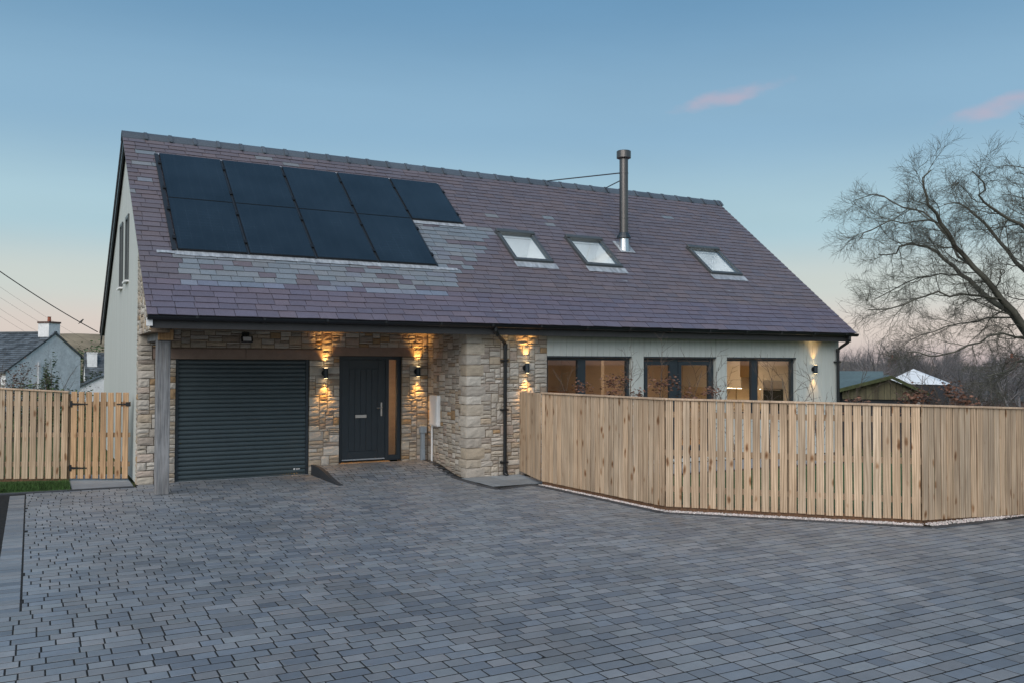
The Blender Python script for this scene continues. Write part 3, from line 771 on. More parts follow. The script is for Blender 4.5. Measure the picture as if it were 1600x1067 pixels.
# end wall and rear wall, plain
wall_core('end_wall', [(XR-.25, XR-.03, YP+.25, 7.6, -.9, 2.62), (.28, XR-.03, 7.45, 7.66, -.9, 2.62)], M['green_board'])
gm = MB(); gm.prism([(YP+.06, 2.62), (7.66, 2.62), (7.66, roof_z(7.66)-.1), (YR_, ZR_-.1), (YP+.06, roof_z(YP+.06)-.1)], XR-.25, XR-.03, 'x'); gm.build('end_gable', M['green_board'], house)
# porch ceiling, soffit, fascia, gutter
one('porch_ceiling', M['soffit'], house, b=(.03, XP+.05, -1.95, .28, 2.60, 2.625))
one('soffit', M['fascia'], house, b=(XP+.05, XR+.05, -2.03, YP+.05, 2.63, 2.65))
one('fascia', M['fascia'], house, b=(XL+.07, XV-.03, -2.055, -2.03, 2.55, 2.74))
for k, x in enumerate((6.11, 13.9)):
    m = MB(); m.cyl((x, -1.92), .04, 2.618, 2.632, 14); m.build('downlight', M['lamp_glow'], house)
gpts = [(XL+.0, XV+.10)]
m = MB(); prof = [(.058*math.cos(a)-2.120, 2.735-.006+.062*math.sin(a)) for a in np.linspace(math.pi, 2*math.pi, 9)]
inner = [(.050*math.cos(a)-2.120, 2.735+.052*math.sin(a)) for a in np.linspace(2*math.pi, math.pi, 9)]
m.prism(prof+inner, XL+.02, XV+.09, 'x')
gut = m.build('gutter', M['black_plastic'], house)
for x in np.arange(.6, 14.8, 1.0):
    m = MB(); m.prism([(-2.19, 2.74), (-2.055, 2.74), (-2.055, 2.66), (-2.12, 2.655), (-2.19, 2.70)], x-.02, x+.02, 'x'); m.build('gutter_bracket', M['black_plastic'], gut)
def downpipe(pts, x, zbot, rz=(2.1, 1.2, .25)):
    d = empty('downpipe', (x, YP, 0), parent=house)
    m = MB(); m.tube(pts, .034, 12); m.build('pipe', M['black_plastic'], d, smooth=False)
    for z in rz:
        m = MB(); m.box(x-.075, x+.06, YP-.10, YP-.002, z-.016, z+.016, bev=.004); m.build('bracket', M['black_plastic'], d)
    for z in (2.36, zbot+.03):
        m = MB(); m.cyl((x, YP-.065), .042, z-.04, z+.04, 12); m.build('collar', M['black_plastic'], d)
downpipe([(5.68, -2.12, 2.69), (5.68, -2.12, 2.62), (5.74, -2.08, 2.55), (5.98, -1.87, 2.44), (6.03, YP-.065, 2.38), (6.03, YP-.065, .10), (6.03, YP-.07, .05), (6.05, YP-.12, .015)], 6.03, .04)
downpipe([(14.76, -2.12, 2.69), (14.76, -2.12, 2.60), (14.76, -2.08, 2.54), (14.73, -1.92, 2.44), (14.72, YP-.065, 2.37), (14.72, YP-.065, .0)], 14.72, .0, (2.1, 1.0))
# barge boards
for nm, (ya, za_, yb_, zb_) in (('front', (YE+.06, ZE-.02, YR_, ZR_-.02)), ('rear', (YR_, ZR_-.02, YB, ZB-.02))):
    for (x0, x1) in ((XL+.035, XL+.065), (XV-.065, XV-.035)):
        m = MB(); hgt = .045 if nm == 'front' else .20
        m.prism([(ya, za_-.03), (yb_, zb_-.03), (yb_, zb_-.03-hgt), (ya, za_-.03-hgt)], x0, x1, 'x')
        m.build('barge_board', M['anthracite'], house)
one('barge_end', M['white_plastic'], house, b=(XL+.02, XL+.10, -2.09, -2.0, 2.58, 2.70))
# --- roof: deck, slates, ridge
NF = np.array([0, -(ZR_-ZE), YR_-YE]); LS = np.linalg.norm(NF); NF = NF/LS; SF = np.array([0, YR_-YE, ZR_-ZE])/LS
m = MB()
SKY = [(6.93, 7.83), (8.645, 9.58), (12.05, 13.0)]; SS0, SS1 = 2.07, 3.205
def on_slope(s_): return YE+(YR_-YE)*s_/LS, ZE+(ZR_-ZE)*s_/LS
def deck(x0, x1, s0, s1):
    (ya, za_), (yb_, zb_) = on_slope(s0), on_slope(s1); m.prism([(ya, za_-.06), (yb_, zb_-.06), (yb_, zb_), (ya, za_)], x0, x1, 'x')
xc_ = XL+.02
for (a, b) in SKY: deck(xc_, a+.05, 0, LS); deck(a+.05, b-.05, 0, SS0+.05); deck(a+.05, b-.05, SS1-.06, LS); xc_ = b-.05
deck(xc_, XV-.02, 0, LS)
m.prism([(YR_, ZR_-.06), (YB, ZB-.06), (YB, ZB), (YR_, ZR_)], XL+.02, XV-.02, 'x')
roof = m.build('roof', M['slate'], house)
roof.data.attributes['tint'].data.foreach_set('color', np.tile(np.array([.06, .055, .06, 1], np.float32), len(roof.data.vertices)))
def RP(x, s, n): return np.array([x, YE, ZE]) + SF*s + NF*n
PX = [.475, 1.628, 2.790, 3.940, 5.100, 6.245]; PS = [1.70, 3.382, 5.06]
def covered(x0, x1, s0, s1):
    if x0 > PX[0]+.05 and x1 < PX[4]-.05 and s0 > PS[0]+.05 and s1 < PS[2]-.05: return True
    if x0 > PX[4]-.1 and x1 < PX[5]-.05 and s0 > PS[1]+.05 and s1 < PS[2]-.05: return True
    for (a, b) in SKY:
        if x0 > a+.03 and x1 < b-.03 and s0 > SS0 and s1 < SS1: return True
    return False
GREY = [(.172, .198, .226), (.160, .186, .212), (.190, .208, .228), (.170, .184, .216), (.186, .198, .214)]
PURP = [(.130, .112, .128), (.124, .109, .127), (.135, .114, .128), (.121, .110, .132), (.128, .112, .131), (.140, .115, .125)]
def slate_col(x, s):
    pr = .006
    xe_ = 4.95+(s-.6)*.77 + .12*math.sin(s*31)
    if .68 < s < 1.75 and .30+.35*max(0, 1.05-s)*2 < x < xe_: pr = .93 if s > .95 else .72
    if 5.0 < x < xe_ and 1.55 < s < 3.36: pr = .92
    if x < .5 and .9 < s < 5.6: pr = .09
    if s > 5.1 and x < 6: pr = .03
    c = np.array(random.choice(GREY if random.random() < pr else PURP))
    if s < .9: c = c*np.array([.95, .97, 1.1])
    return tuple(c*random.uniform(.93, 1.08)*1.09)
SL = []
NR_ = 38; GA = LS/NR_
for r in range(NR_):
    x = XL+.01 - random.random()*.25
    while x < XV-.01:
        w = random.uniform(.235, .37); x0, x1 = max(x, XL+.008), min(x+w, XV-.008)
        if XV-.008-x1 < .09: x1 = XV-.008
        cut = [(x0, x1)]
        if r*GA+GA > SS0+.01 and r*GA < SS1-.06:
            for (a, b) in SKY: cut = [q for (p, q_) in cut for q in ((p, min(q_, a+.03)), (max(p, b-.03), q_)) if q[1]-q[0] > .012]
        for (p, q) in cut:
            if q-p > .012 and not covered(p, q, r*GA, (r+1)*GA): SL.append((p, q, r))
        x += w
        if x1 >= XV-.009: break
def slate_geo(m, x0, x1, r):
    s0 = r*GA-.02 + random.uniform(-.004, .004) - (.03 if r == 0 else 0); s1 = min((r+1)*GA+.06, LS-.01)
    if s1 > SS0+.04 and s0 < SS0 and any(x1 > a+.04 and x0 < b-.04 for a, b in SKY): s1 = SS0+.04
    th = random.uniform(.007, .011)
    n0 = .027+random.uniform(-.002, .003); n1 = .009; g_ = .0045
    sk = random.uniform(-.006, .006)
    P = [(x0+g_, s0+sk), (x1-g_, s0-sk), (x1-g_, s1), (x0+g_, s1)]
    v = [RP(a, b, n0 if i < 2 else n1) for i, (a, b) in enumerate(P)] + [RP(a, b, (n0 if i < 2 else n1)-th) for i, (a, b) in enumerate(P)]
    m.add(v, [(0, 1, 2, 3), (4, 5, 1, 0), (5, 6, 2, 1), (7, 4, 0, 3), (7, 6, 5, 4)], slate_col((x0+x1)/2, r*GA))
SL.sort(key=lambda q: np.linalg.norm(RP((q[0]+q[1])/2, q[2]*GA, 0)-np.array(CAM)))
rest = MB()
for i, q in enumerate(SL):
    if i < 300: m = MB(); slate_geo(m, *q); m.build('slate', M['slate'], roof)
    else: slate_geo(rest, *q)
# the rear slope in the same slates, seen only edge-on
NR = np.array([0, (ZR_-ZB), YB-YR_]); NR = NR/np.linalg.norm(NR); SR = np.array([0, YB-YR_, ZB-ZR_]); LR = np.linalg.norm(SR); SR /= LR
for r in range(34):
    x = XL+.01
    while x < XV-.02:
        w = random.uniform(.25, .37)*(1 if x < 2 else 3); x1 = min(x+w, XV-.008); g_ = LR/34; s0 = LR-r*g_+.03; s1 = max(LR-(r+1)*g_-.07, .01)
        P = [(x, s0, .03), (x1, s0, .03), (x1, s1, .009), (x, s1, .009)]
        b0 = np.array([0, YR_, ZR_])
        v = [b0+np.array([a, 0, 0])+SR*b+NR*c for a, b, c in P] + [b0+np.array([a, 0, 0])+SR*b+NR*(c-.012) for a, b, c in P]
        rest.add(v, [(0, 3, 2, 1), (4, 0, 1, 5), (5, 1, 2, 6), (7, 3, 0, 4)], slate_col(20, 3)); x = x1
tag(rest.build('slate_field', M['slate'], roof), kind='stuff')
# chalk scuffs on a few slates
for i in range(26):
    x = random.uniform(.3, 14.3); r = random.randint(0, 33) if random.random() < .5 else random.randint(0, 10); s = r*GA+random.uniform(.02, .11)
    if covered(x-.1, x+.3, s, s+.05): continue
    m = MB(); ln = random.uniform(.05, .22); w = random.uniform(.002, .007); nn = .0275 - (s-r*GA)*.09+.0035
    m.add([RP(x, s, nn), RP(x+ln, s-random.uniform(-.01, .02), nn+.001), RP(x+ln, s+w, nn), RP(x, s+w*.5, nn-.001)], [(0, 1, 2, 3)]); m.build('chalk_scuff', M['lead'], roof)
# ridge tiles
x = XL; k = 0
while x < XV-.05:
    x1 = min(x+.452, XV+.02); m = MB()
    arc = [(-.155, -.135), (-.10, -.055), (-.05, .0), (0, .022), (.05, .0), (.10, -.055), (.155, -.135)]
    sec = lambda e: [(YR_+a*(1+e), ZR_+.045+b+e*.07) for a, b in arc]
    m.prism(sec(0)+[(a, b-.016) for a, b in sec(0)[::-1]], x+.002, x1-.002, 'x')
    m.prism(sec(.20)+[(a, b-.02) for a, b in sec(.20)[::-1]], x1-.055, x1+.006, 'x')
    t = random.uniform(.85, 1.2); m.t = [np.tile(np.array([.085, .105, .13])*t, (m.n, 1))]
    m.build('ridge_tile', M['slate'], roof); x += .452
# --- solar panels
for (j, i) in [(0, 0), (0, 1), (0, 2), (0, 3), (1, 0), (1, 1), (1, 2), (1, 3), (1, 4)]:
    x0, x1, s0, s1 = PX[i]+.022, PX[i+1]-.022, PS[j]+.006, PS[j+1]-.006
    pn = empty('solar_panel', RP(x0, s0, .06), parent=house)
    m = MB(); m.obox(RP((x0+x1)/2, (s0+s1)/2, .055), ((x1-x0)/2, 0, 0), SF*(s1-s0)/2, NF*.020, bev=.003); m.build('frame', M['panel_frame'], pn)
    m = MB(); m.obox(RP((x0+x1)/2, (s0+s1)/2, .0745), ((x1-x0)/2-.010, 0, 0), SF*((s1-s0)/2-.010), NF*.003); m.build('cell_sheet', M['panel_glass'], pn)
for i in range(6):
    s0, s1 = (PS[0] if i < 5 else PS[1]), PS[2]
    rl = empty('panel_rail', RP(PX[i], s0, .05), parent=house)
    m = MB(); m.obox(RP(PX[i]-(.03 if i == 0 else 0), (s0+s1)/2, .045), (.018 if i else .035, 0, 0), SF*(s1-s0)/2, NF*.012); m.build('rail', M['rail'], rl)
    for s in ([PS[0]+.36, PS[0]+1.3, PS[1]+.36, PS[1]+1.3] if i < 5 else [PS[1]+.36, PS[1]+1.3]):
        m = MB(); m.obox(RP(PX[i], s, .074), (.028, 0, 0), SF*.045, NF*.012, bev=.003); m.build('clamp', M['clamp'], rl)
def flash(x0, x1, s0, s1, n=.034):
    m = MB(); k = max(2, int((x1-x0)/.09)); xs_ = np.linspace(x0, x1, k+1); v = []
    for xx in xs_:
        a = random.uniform(-.008, .008); v += [RP(xx, s0+a, n+random.uniform(-.002, .004)), RP(xx, s1, n+.004)]
    m.add(v, [(2*i, 2*i+2, 2*i+3, 2*i+1) for i in range(k)]); m.build('flashing', M['lead'], roof)
flash(.17, .45, 1.62, 1.69); flash(.45, 5.10, 1.585, 1.72); flash(5.10, 5.50, 1.60, 1.67); flash(5.08, 6.29, 3.27, 3.40); flash(.45, 6.27, 5.055, 5.12)
# --- skylights
for (a, b) in SKY:
    w = empty('skylight', RP(a, SS0, .05), parent=house)
    m = MB(); t_ = .07
    for (x0, x1, s0, s1, n0, n1) in ((a, a+t_, SS0+.075, SS1-.1, .0, .085), (b-t_, b, SS0+.075, SS1-.1, .0, .085), (a, b, SS0, SS0+.075, .0, .09)):
        m.obox(RP((x0+x1)/2, (s0+s1)/2, (n0+n1)/2), ((x1-x0)/2, 0, 0), SF*(s1-s0)/2, NF*(n1-n0)/2, bev=.006)
    m.build('frame', M['skylight_frame'], w)
    m = MB(); m.obox(RP((a+b)/2, SS1-.05, .06), ((b-a)/2+.012, 0, 0), SF*.055, NF*.06, bev=.012); m.build('hood', M['skylight_frame'], w)
    m = MB(); m.obox(RP((a+b)/2, (SS0+SS1)/2, .064), ((b-a)/2-t_, 0, 0), SF*((SS1-SS0)/2-.09), NF*.003); m.build('pane', M['glass'], w)
    x0, x1, s0, s1 = a+.055, b-.055, SS0+.06, SS1-.07; q = [RP(x0, s0, .05), RP(x1, s0, .05), RP(x1, s1, .05), RP(x0, s1, .05)]
    lo_ = [p-np.array([0, 0, .62]) for p in q]; lo_[2] = q[2]-np.array([-.0, -.25, .55]); lo_[3] = q[3]-np.array([-.0, -.25, .55])
    m = MB(); m.add(q+lo_, [(0, 1, 5, 4), (1, 2, 6, 5), (2, 3, 7, 6), (3, 0, 4, 7), (4, 5, 6, 7)]); m.build('light_shaft', M['blind'], w)
    ld = bpy.data.lights.new('shaft_fill_light', 'POINT'); ld.energy = 1.5; ld.color = (1, .97, .92); ld.shadow_soft_size = .08  # added lamp inside the closed shaft, brightens the pane from below
    lo = bpy.data.objects.new('shaft_fill_light', ld); C.objects.link(lo); lo.parent = w; lo.location = RP(a+.22, SS0+.35, -.33)-WL[w.name]
    flash(a-.03, b+.05, SS0-.20, SS0, .036)
# --- flue
fl = empty('flue', (10.10, .1, 4.6), parent=house); fx, fy = 10.10, .12
m = MB(); m.cyl((fx, fy), .098, 4.60, 6.66, 24); m.build('pipe', M['steel'], fl, smooth=False)
for z in (5.30, 6.33): m = MB(); m.cyl((fx, fy), .103, z-.012, z+.012, 24); m.build('joint_band', M['steel'], fl)
m = MB(); m.tube([(fx, fy, 6.64), (fx, fy, 6.665), (fx, fy, 6.67), (fx, fy, 6.82), (fx, fy, 6.83)], [.10, .15, .162, .162, .150], 24); m.build('cowl', M['steel'], fl)
m = MB(); m.tube([(fx, fy, 4.86), (fx, fy, 4.90), (fx, fy, 4.98)], [.165, .15, .105], 20); m.build('storm_collar', M['anthracite'], fl)
m = MB(); m.tube([(fx, fy, 4.52), (fx, fy, 4.87)], [.135, .105], 20); m.build('flashing_cone', M['steel_bright'], fl)
m = MB(); m.obox(RP(fx+.02, 2.98, .037), (.20, 0, 0), SF*.22, NF*.004); m.build('flashing_plate', M['lead'], fl)
for (z, xr_) in ((6.33, 9.42), (6.15, 11.17)):
    m = MB(); m.tube([(fx-.09, fy+.04, z), (xr_, YR_-.02, ZR_+.05)], .014, 8); m.build('stay_rod', M['steel'], fl)
# --- garage roller door
gd_ = empty('roller_door', (G0, .06, 0), parent=house)
prof0 = [(.085, 0), (.071, .010), (.064, .030), (.064, .045), (.071, .066), (.085, .074)]
ns = 27; ph = 2.07/ns
for i in range(ns):
    z0 = .03+i*ph
    m = MB(); pr = [(a, z0+b*ph/.077) for a, b in prof0] + [(.10, z0+ph*.96), (.10, z0)]
    m.prism(pr, G0+.045, G1-.045, 'x'); m.build('slat', M['roller'], gd_)
one('back_sheet', M['black_plastic'], gd_, b=(G0, G1, .105, .115, .0, 2.11))
one('bottom_rail', M['roller'], gd_, b=(G0+.045, G1-.045, .06, .10, .004, .03), bev=.004)
for (x0, x1) in ((G0-.005, G0+.043), (G1-.043, G1+.005)): one('guide', M['anthracite'], gd_, b=(x0, x1, .045, .125, 0, 2.11))
one('threshold', M['lead'], gd_, b=(G0, G1, .03, .11, -.012, .003))
for k, (dx, w) in enumerate(((0, .028), (.045, .02), (.072, .018), (.096, .02))):
    one('maker_mark', M['white_plastic'], gd_, b=(2.66+dx, 2.66+dx+w, .0625, .066, .10+(0 if k else -.004), .118+(0 if k else .006)))
# --- front door with side light
dr = empty('front_door', (D0, .1, .17), parent=house)
DZ = .178; DT = 2.173; y0 = .095
m = MB(); m.box(D0, D0+.06, y0, y0+.09, DZ, DT); m.box(D1-.07, D1, y0, y0+.09, DZ, DT); m.box(D0+.06, D1-.07, y0, y0+.09, DT-.06, DT-.001); m.box(4.44, 4.51, y0, y0+.09, DZ, DT-.06)
m.box(4.51, D1-.07, y0, y0+.09, DZ, DZ+.10); m.build('frame', M['anthracite'], dr)
lf_ = MB(); lf_.box(D0+.064, 4.436, y0+.018, y0+.07, DZ+.03, DT-.064, bev=.003); leaf = lf_.build('door_leaf', M['anthracite'], dr)
for i in range(5):
    xa = 3.72+i*.112; m = MB(); m.box(xa, xa+.106, y0+.008, y0+.0185, DZ+.20, DT-.24, bev=.006); m.build('plank', M['anthracite'], leaf)
m = MB(); m.box(D0+.064, 3.705, y0+.010, y0+.0185, DZ+.032, DT-.066, bev=.002); m.box(4.295, 4.436, y0+.010, y0+.0185, DZ+.032, DT-.066, bev=.002)
m.box(3.707, 4.293, y0+.0102, y0+.0186, DT-.225, DT-.066, bev=.002); m.box(3.707, 4.293, y0+.0102, y0+.0186, DZ+.032, DZ+.185, bev=.002); m.build('stile', M['anthracite'], leaf)
one('leaf_light_stop', M['anthracite'], dr, b=(D0+.03, 4.45, y0+.072, y0+.088, DZ, DT-.03))  # added unseen panel, stops hall light leaking round the leaf
one('head_seal', M['anthracite'], dr, b=(D0-.02, D1+.02, y0+.03, y0+.20, DT-.02, DT+.012))
one('weather_bar', M['grey_plastic'], dr, b=(D0+.07, 4.43, y0-.004, y0+.02, DZ+.028, DZ+.05))
m = MB(); m.box(3.84, 4.06, y0-.006, y0+.012, 1.005, 1.065, bev=.004); m.build('letter_plate', M['steel_bright'], leaf)
m = MB(); m.box(4.345, 4.375, y0-.004, y0+.012, 1.03, 1.29, bev=.003); m.tube([(4.36, y0-.002, 1.19), (4.36, y0-.045, 1.19), (4.345, y0-.055, 1.19), (4.245, y0-.055, 1.19)], .010, 8); m.build('handle', M['steel_bright'], leaf)
one('pane', M['frosted'], dr, b=(4.51, D1-.07, y0+.03, y0+.04, DZ+.10, DT-.06))
one('sill', M['oak_new'], dr, b=(D0+.01, 4.50, -.03, y0+.02, .135, .176), bev=.004)
# hall behind the side light
m = MB(); m.box(3.4, 3.45, .3, .62, .15, 2.5); m.box(3.4, 5.0, .3, .66, 2.3, 2.34); m.box(3.45, 4.95, .62, .66, .15, 2.3); m.box(4.95, 5.0, .3, .62, .15, 2.3); m.build('hall_wall', M['hall'], house)
# --- oak post and beam, flood lamp, meter box, pipe
pb = empty('porch_post', (.24, -1.3, 0), parent=house)
pm = MB(); pm.box(.135, .335, -1.41, -1.21, 0, 2.385, bev=.008); pm.build('post', M['oak_grey'], pb)
pm = MB(); pm.box(.14, .365, -1.47, -1.44, 2.388, 2.556, bev=.006); pm.build('beam_end', M['oak_new'], pb)
pm = MB(); pm.box(.14, .365, -1.44, .02, 2.388, 2.556, bev=.004); o = pm.build('beam', M['oak_grey'], pb)
fd = empty('flood_lamp', (1.77, -.1, 2.45), parent=house)
m = MB(); m.box(1.70, 1.83, -.02, -.003, 2.50, 2.58, bev=.004); m.box(1.745, 1.785, -.09, -.02, 2.50, 2.53); m.build('bracket', M['black_plastic'], fd)
m = MB(); m.obox((1.77, -.11, 2.455), (.10, 0, 0), (0, .02, -.008), (0, .018, .05), bev=.006); m.build('body', M['black_plastic'], fd)
m = MB(); m.obox((1.77, -.133, 2.462), (.07, 0, 0), (0, .003, -.001), (0, .013, .034)); m.build('lens', M['white_plastic'], fd)
mb = empty('meter_box', (5.25, -.4, .84), parent=house)
m = MB(); m.box(5.215, XP+.004, -.625, -.235, .84, 1.43, bev=.012); m.build('cabinet', M['white_plastic'], mb)
m = MB(); m.box(5.207, 5.2145, -.60, -.26, .865, 1.405, bev=.003); m.build('lid', M['white_plastic'], mb)
m = MB(); m.cyl((5.252, -.29), .020, .12, .84, 12); m.build('conduit', M['white_plastic'], mb)
gp_ = empty('cable_riser', (5.16, -.05, .16), parent=house)
m = MB(); m.box(5.095, 5.225, -.11, -.004, .69, .83, bev=.008); m.build('cap', M['grey_plastic'], gp_)
m = MB(); m.box(5.125, 5.195, -.09, -.01, .36, .69, bev=.006); m.box(5.12, 5.20, -.095, -.008, .16, .37, bev=.006); m.build('pipe', M['grey_plastic'], gp_)
# --- up-and-down wall lamps
def wall_lamp(x, y, z, e=16):
    w = empty('wall_lamp', (x, y, z), parent=house)
    m = MB(); m.cyl((x+.01, y-.075), .042, z-.095, z+.095, 20); m.build('body', M['anthracite'], w)
    m = MB(); m.tube([(x, y-.004, z), (x, y-.03, z)], .055, 18); m.tube([(x, y-.03, z), (x, y-.06, z)], .02, 10); m.build('mount', M['black_plastic'], w)
    for s_ in (-1, 1):
        m = MB(); m.cyl((x+.01, y-.075), .032, z+s_*.0955-.001, z+s_*.0955+.001, 18); m.build('lens', M['lamp_glow'], w)
        ld = bpy.data.lights.new('lamp_beam', 'SPOT'); ld.energy = e; ld.color = (1, .50, .13); ld.spot_size = R(70); ld.spot_blend = .8; ld.shadow_soft_size = .02
        lo = bpy.data.objects.new('lamp_beam', ld); C.objects.link(lo); lo.parent = w
        lo.location = (.01, -.075, s_*.10); lo.rotation_euler = (math.pi if s_ > 0 else 0, 0, 0)
wall_lamp(3.20, 0, 1.86); wall_lamp(5.04, 0, 1.885); wall_lamp(6.48, YP, 1.965); wall_lamp(13.98, YP, 1.935, 6)
# --- rooms behind the glass
rm = MB(); rm.box(5.62, 14.55, 3.4, 3.45, .05, 2.5); rm.build('room_back_wall', M['plaster'], house)
one('room_floor', M['oak_floor'], house, b=(5.62, 14.56, YP+.26, 3.4, .02, .07))
one('room_ceiling', M['white_wall'], house, b=(5.62, 14.56, YP+.26, 3.45, 2.48, 2.52))
one('room_side_wall', M['plaster'], house, b=(5.60, 5.65, YP+.3, 3.4, .07, 2.48))
one('room_end_wall', M['white_wall'], house, b=(14.50, 14.56, YP+.26, 3.4, .07, 2.48))
one('partition', M['plaster'], house, b=(10.5, 10.58, 1.6, 3.4, .07, 2.48))
kt = empty('kitchen', (14.2, .8, .07), parent=house)
one('oven_tower', M['cabinet'], kt, b=(13.92, 14.5, -1.08, -.20, .07, 2.40), bev=.004)
one('oven', M['oven_glass'], kt, b=(13.90, 13.925, -.92, -.30, .85, 1.46), bev=.004)
one('oven_panel', M['steel_bright'], kt, b=(13.895, 13.93, -.92, -.30, 1.47, 1.66), bev=.004)
one('oven_handle', M['steel_bright'], kt, b=(13.86, 13.885, -.88, -.34, 1.43, 1.45))
one('base_unit', M['cabinet'], kt, b=(13.9, 14.5, -.20, 3.3, .07, .92), bev=.004)
one('counter', M['worktop'], kt, b=(13.87, 14.5, -.20, 3.3, .92, .96), bev=.004)
one('splashback', M['worktop'], kt, b=(14.47, 14.5, -.20, 3.3, .96, 1.42))
for (a, b) in ((-.18, .12), (.72, 1.3), (1.31, 1.9)): one('wall_unit', M['cabinet'], kt, b=(14.15, 14.5, a, b, 1.44, 2.2), bev=.004)
one('hood', M['brass'], kt, b=(14.1, 14.5, .14, .70, 1.72, 2.3), bev=.004)
one('led_strip', M['led'], kt, b=(14.17, 14.2, -.16, .10, 1.425, 1.438)); one('led_strip', M['led'], kt, b=(14.17, 14.2, .74, 1.88, 1.425, 1.438))
m = MB(); m.tube([(12.2, -1.2, .9), (12.2, -1.2, 1.42), (12.23, -1.17, 1.49), (12.3, -1.10, 1.52), (12.37, -1.03, 1.49), (12.40, -1.0, 1.40)], .011, 8); m.build('tap', M['brass'], kt)
one('window_counter', M['worktop'], kt, b=(11.5, 13.6, YP+.27, -.9, .86, .90))
sb = empty('reflection_standin', (8.5, 3, .07), parent=house)  # made-up brown block behind the window, mimics the fence reflection in the glass
one('brown_block', M['oak_floor'], sb, b=(6.2, 10.4, 2.95, 3.39, .07, 1.35), bev=.006)
bl = empty('slatted_screen', (6.0, 1, .07), parent=house)
for i in range(12): one('slat', M['oak_floor'], bl, b=(7.0, 8.3, 1.1, 1.13, 1.05+i*.1, 1.05+i*.1+.07))
def room_light(x, y, z, e, sz=.5):
    ld = bpy.data.lights.new('ceiling_light', 'AREA'); ld.energy = e; ld.size = sz; ld.color = (1, .80, .58)
    lo = bpy.data.objects.new('ceiling_light', ld); C.objects.link(lo); lo.parent = house; lo.location = np.array((x, y, z))-WL[house.name]
room_light(8.2, 1.2, 2.44, 10); room_light(11.4, .9, 2.44, 9); room_light(12.9, .6, 2.44, 9)
ld = bpy.data.lights.new('hall_fill_light', 'POINT'); ld.energy = 6.5; ld.color = (1, .8, .58); ld.shadow_soft_size = .15  # added lamp hidden behind the door leaf, brightens the side light
lo = bpy.data.objects.new('hall_fill_light', ld); C.objects.link(lo); lo.parent = house; lo.location = np.array((3.95, .42, 1.3))-WL[house.name]
# --- set the stones: the largest in view as single pieces, the rest joined wall by wall
allst = [(s, pr) for pr, lst in STONE_PARENT.values() for s in lst]
allst.sort(key=lambda q: -q[0][0])
restm = {}
for i, (s, pr) in enumerate(allst):
    _, p, U, N, w, h, tint = s
    if i < 290: m = MB(); stone_geo(m, p, U, N, w, h, tint); m.build('stone', M['stone'], pr)
    else: stone_geo(restm.setdefault(pr.name, (pr, MB()))[1], p, U, N, w, h, tint)
for pr, m in restm.values(): tag(m.build('stone_field', M['stone'], pr), kind='stuff')

# ------------------------------------------------------------------ branching growth
TCACHE = {}
class Twigs:
    """fast collector of thin tapered tubes"""
    def __init__(s): s.V = []; s.F = []; s.T = []; s.n = 0
    def tube(s, P, r0, r1, n, tint=1.0):
        k = len(P); P = np.asarray(P); T = np.empty_like(P); T[1:-1] = P[2:]-P[:-2]; T[0] = P[1]-P[0]; T[-1] = P[-1]-P[-2]
        T /= np.sqrt((T*T).sum(1))[:, None]+1e-9
        ref = np.array([.31, .95, .05]) if abs(T[0][2]) > .6 else np.array([.05, .1, .99])
        N = T[:, [1, 2, 0]]*ref[[2, 0, 1]]-T[:, [2, 0, 1]]*ref[[1, 2, 0]]; N /= np.sqrt((N*N).sum(1))[:, None]+1e-9
        B = T[:, [1, 2, 0]]*N[:, [2, 0, 1]]-T[:, [2, 0, 1]]*N[:, [1, 2, 0]]
        if (k, n) not in TCACHE:
            a = np.arange(n)*2*np.pi/n; i, j = np.meshgrid(np.arange(k-1), np.arange(n), indexing='ij'); i = i.ravel(); j = j.ravel(); j2 = (j+1) % n
            TCACHE[(k, n)] = (np.cos(a)[None, :, None], np.sin(a)[None, :, None], np.stack([i*n+j, i*n+j2, (i+1)*n+j2, (i+1)*n+j], 1), np.linspace(0, 1, k), np.ones(k*n))
        ca, sa, ff, lin, on = TCACHE[(k, n)]; r = r0+(r1-r0)*lin
        ring = P[:, None, :]+r[:, None, None]*(N[:, None, :]*ca+B[:, None, :]*sa)
        s.V.append(ring.reshape(-1, 3)); s.F.append(ff+s.n); s.n += k*n; s.T.append(on*tint)
    def build(s, name, mat, parent, smooth=True):
        V = np.concatenate(s.V); F = np.concatenate(s.F); T = np.concatenate(s.T); o0 = np.array([V[:, 0].mean(), V[:, 1].mean(), V[:, 2].min()])
        me = bpy.data.meshes.new(name); me.vertices.add(len(V)); me.vertices.foreach_set('co', (V-o0).astype(np.float32).ravel())
        me.loops.add(F.size); me.loops.foreach_set('vertex_index', F.astype(np.int32).ravel())
        me.polygons.add(len(F)); me.polygons.foreach_set('loop_start', (np.arange(len(F))*4).astype(np.int32)); me.update(calc_edges=True)
        at = me.attributes.new('tint', 'FLOAT_COLOR', 'POINT'); c = np.ones((len(V), 4), np.float32); c[:, :3] = T[:, None]; at.data.foreach_set('color', c.ravel())
        if smooth: me.shade_smooth()
        me.materials.append(mat); o = bpy.data.objects.new(name, me); C.objects.link(o)
        base = WL[parent.name] if parent else np.zeros(3); o.location = o0-base; o.parent = parent; WL[o.name] = o0; return o
def perp(d):
    v = rng.normal(size=3); v -= d*(v@d); return v/(np.linalg.norm(v)+1e-9)
def walk(p, d, L, k, wob, up=0.0):
    j = rng.normal(size=(k, 3))*wob; j[:, 2] += up
    D = d/math.sqrt(d@d)+np.cumsum(j, axis=0); D /= np.sqrt((D*D).sum(1))[:, None]
    P = np.empty((k+1, 3)); P[0] = p; P[1:] = np.asarray(p)+np.cumsum(D, axis=0)*(L/k); return P
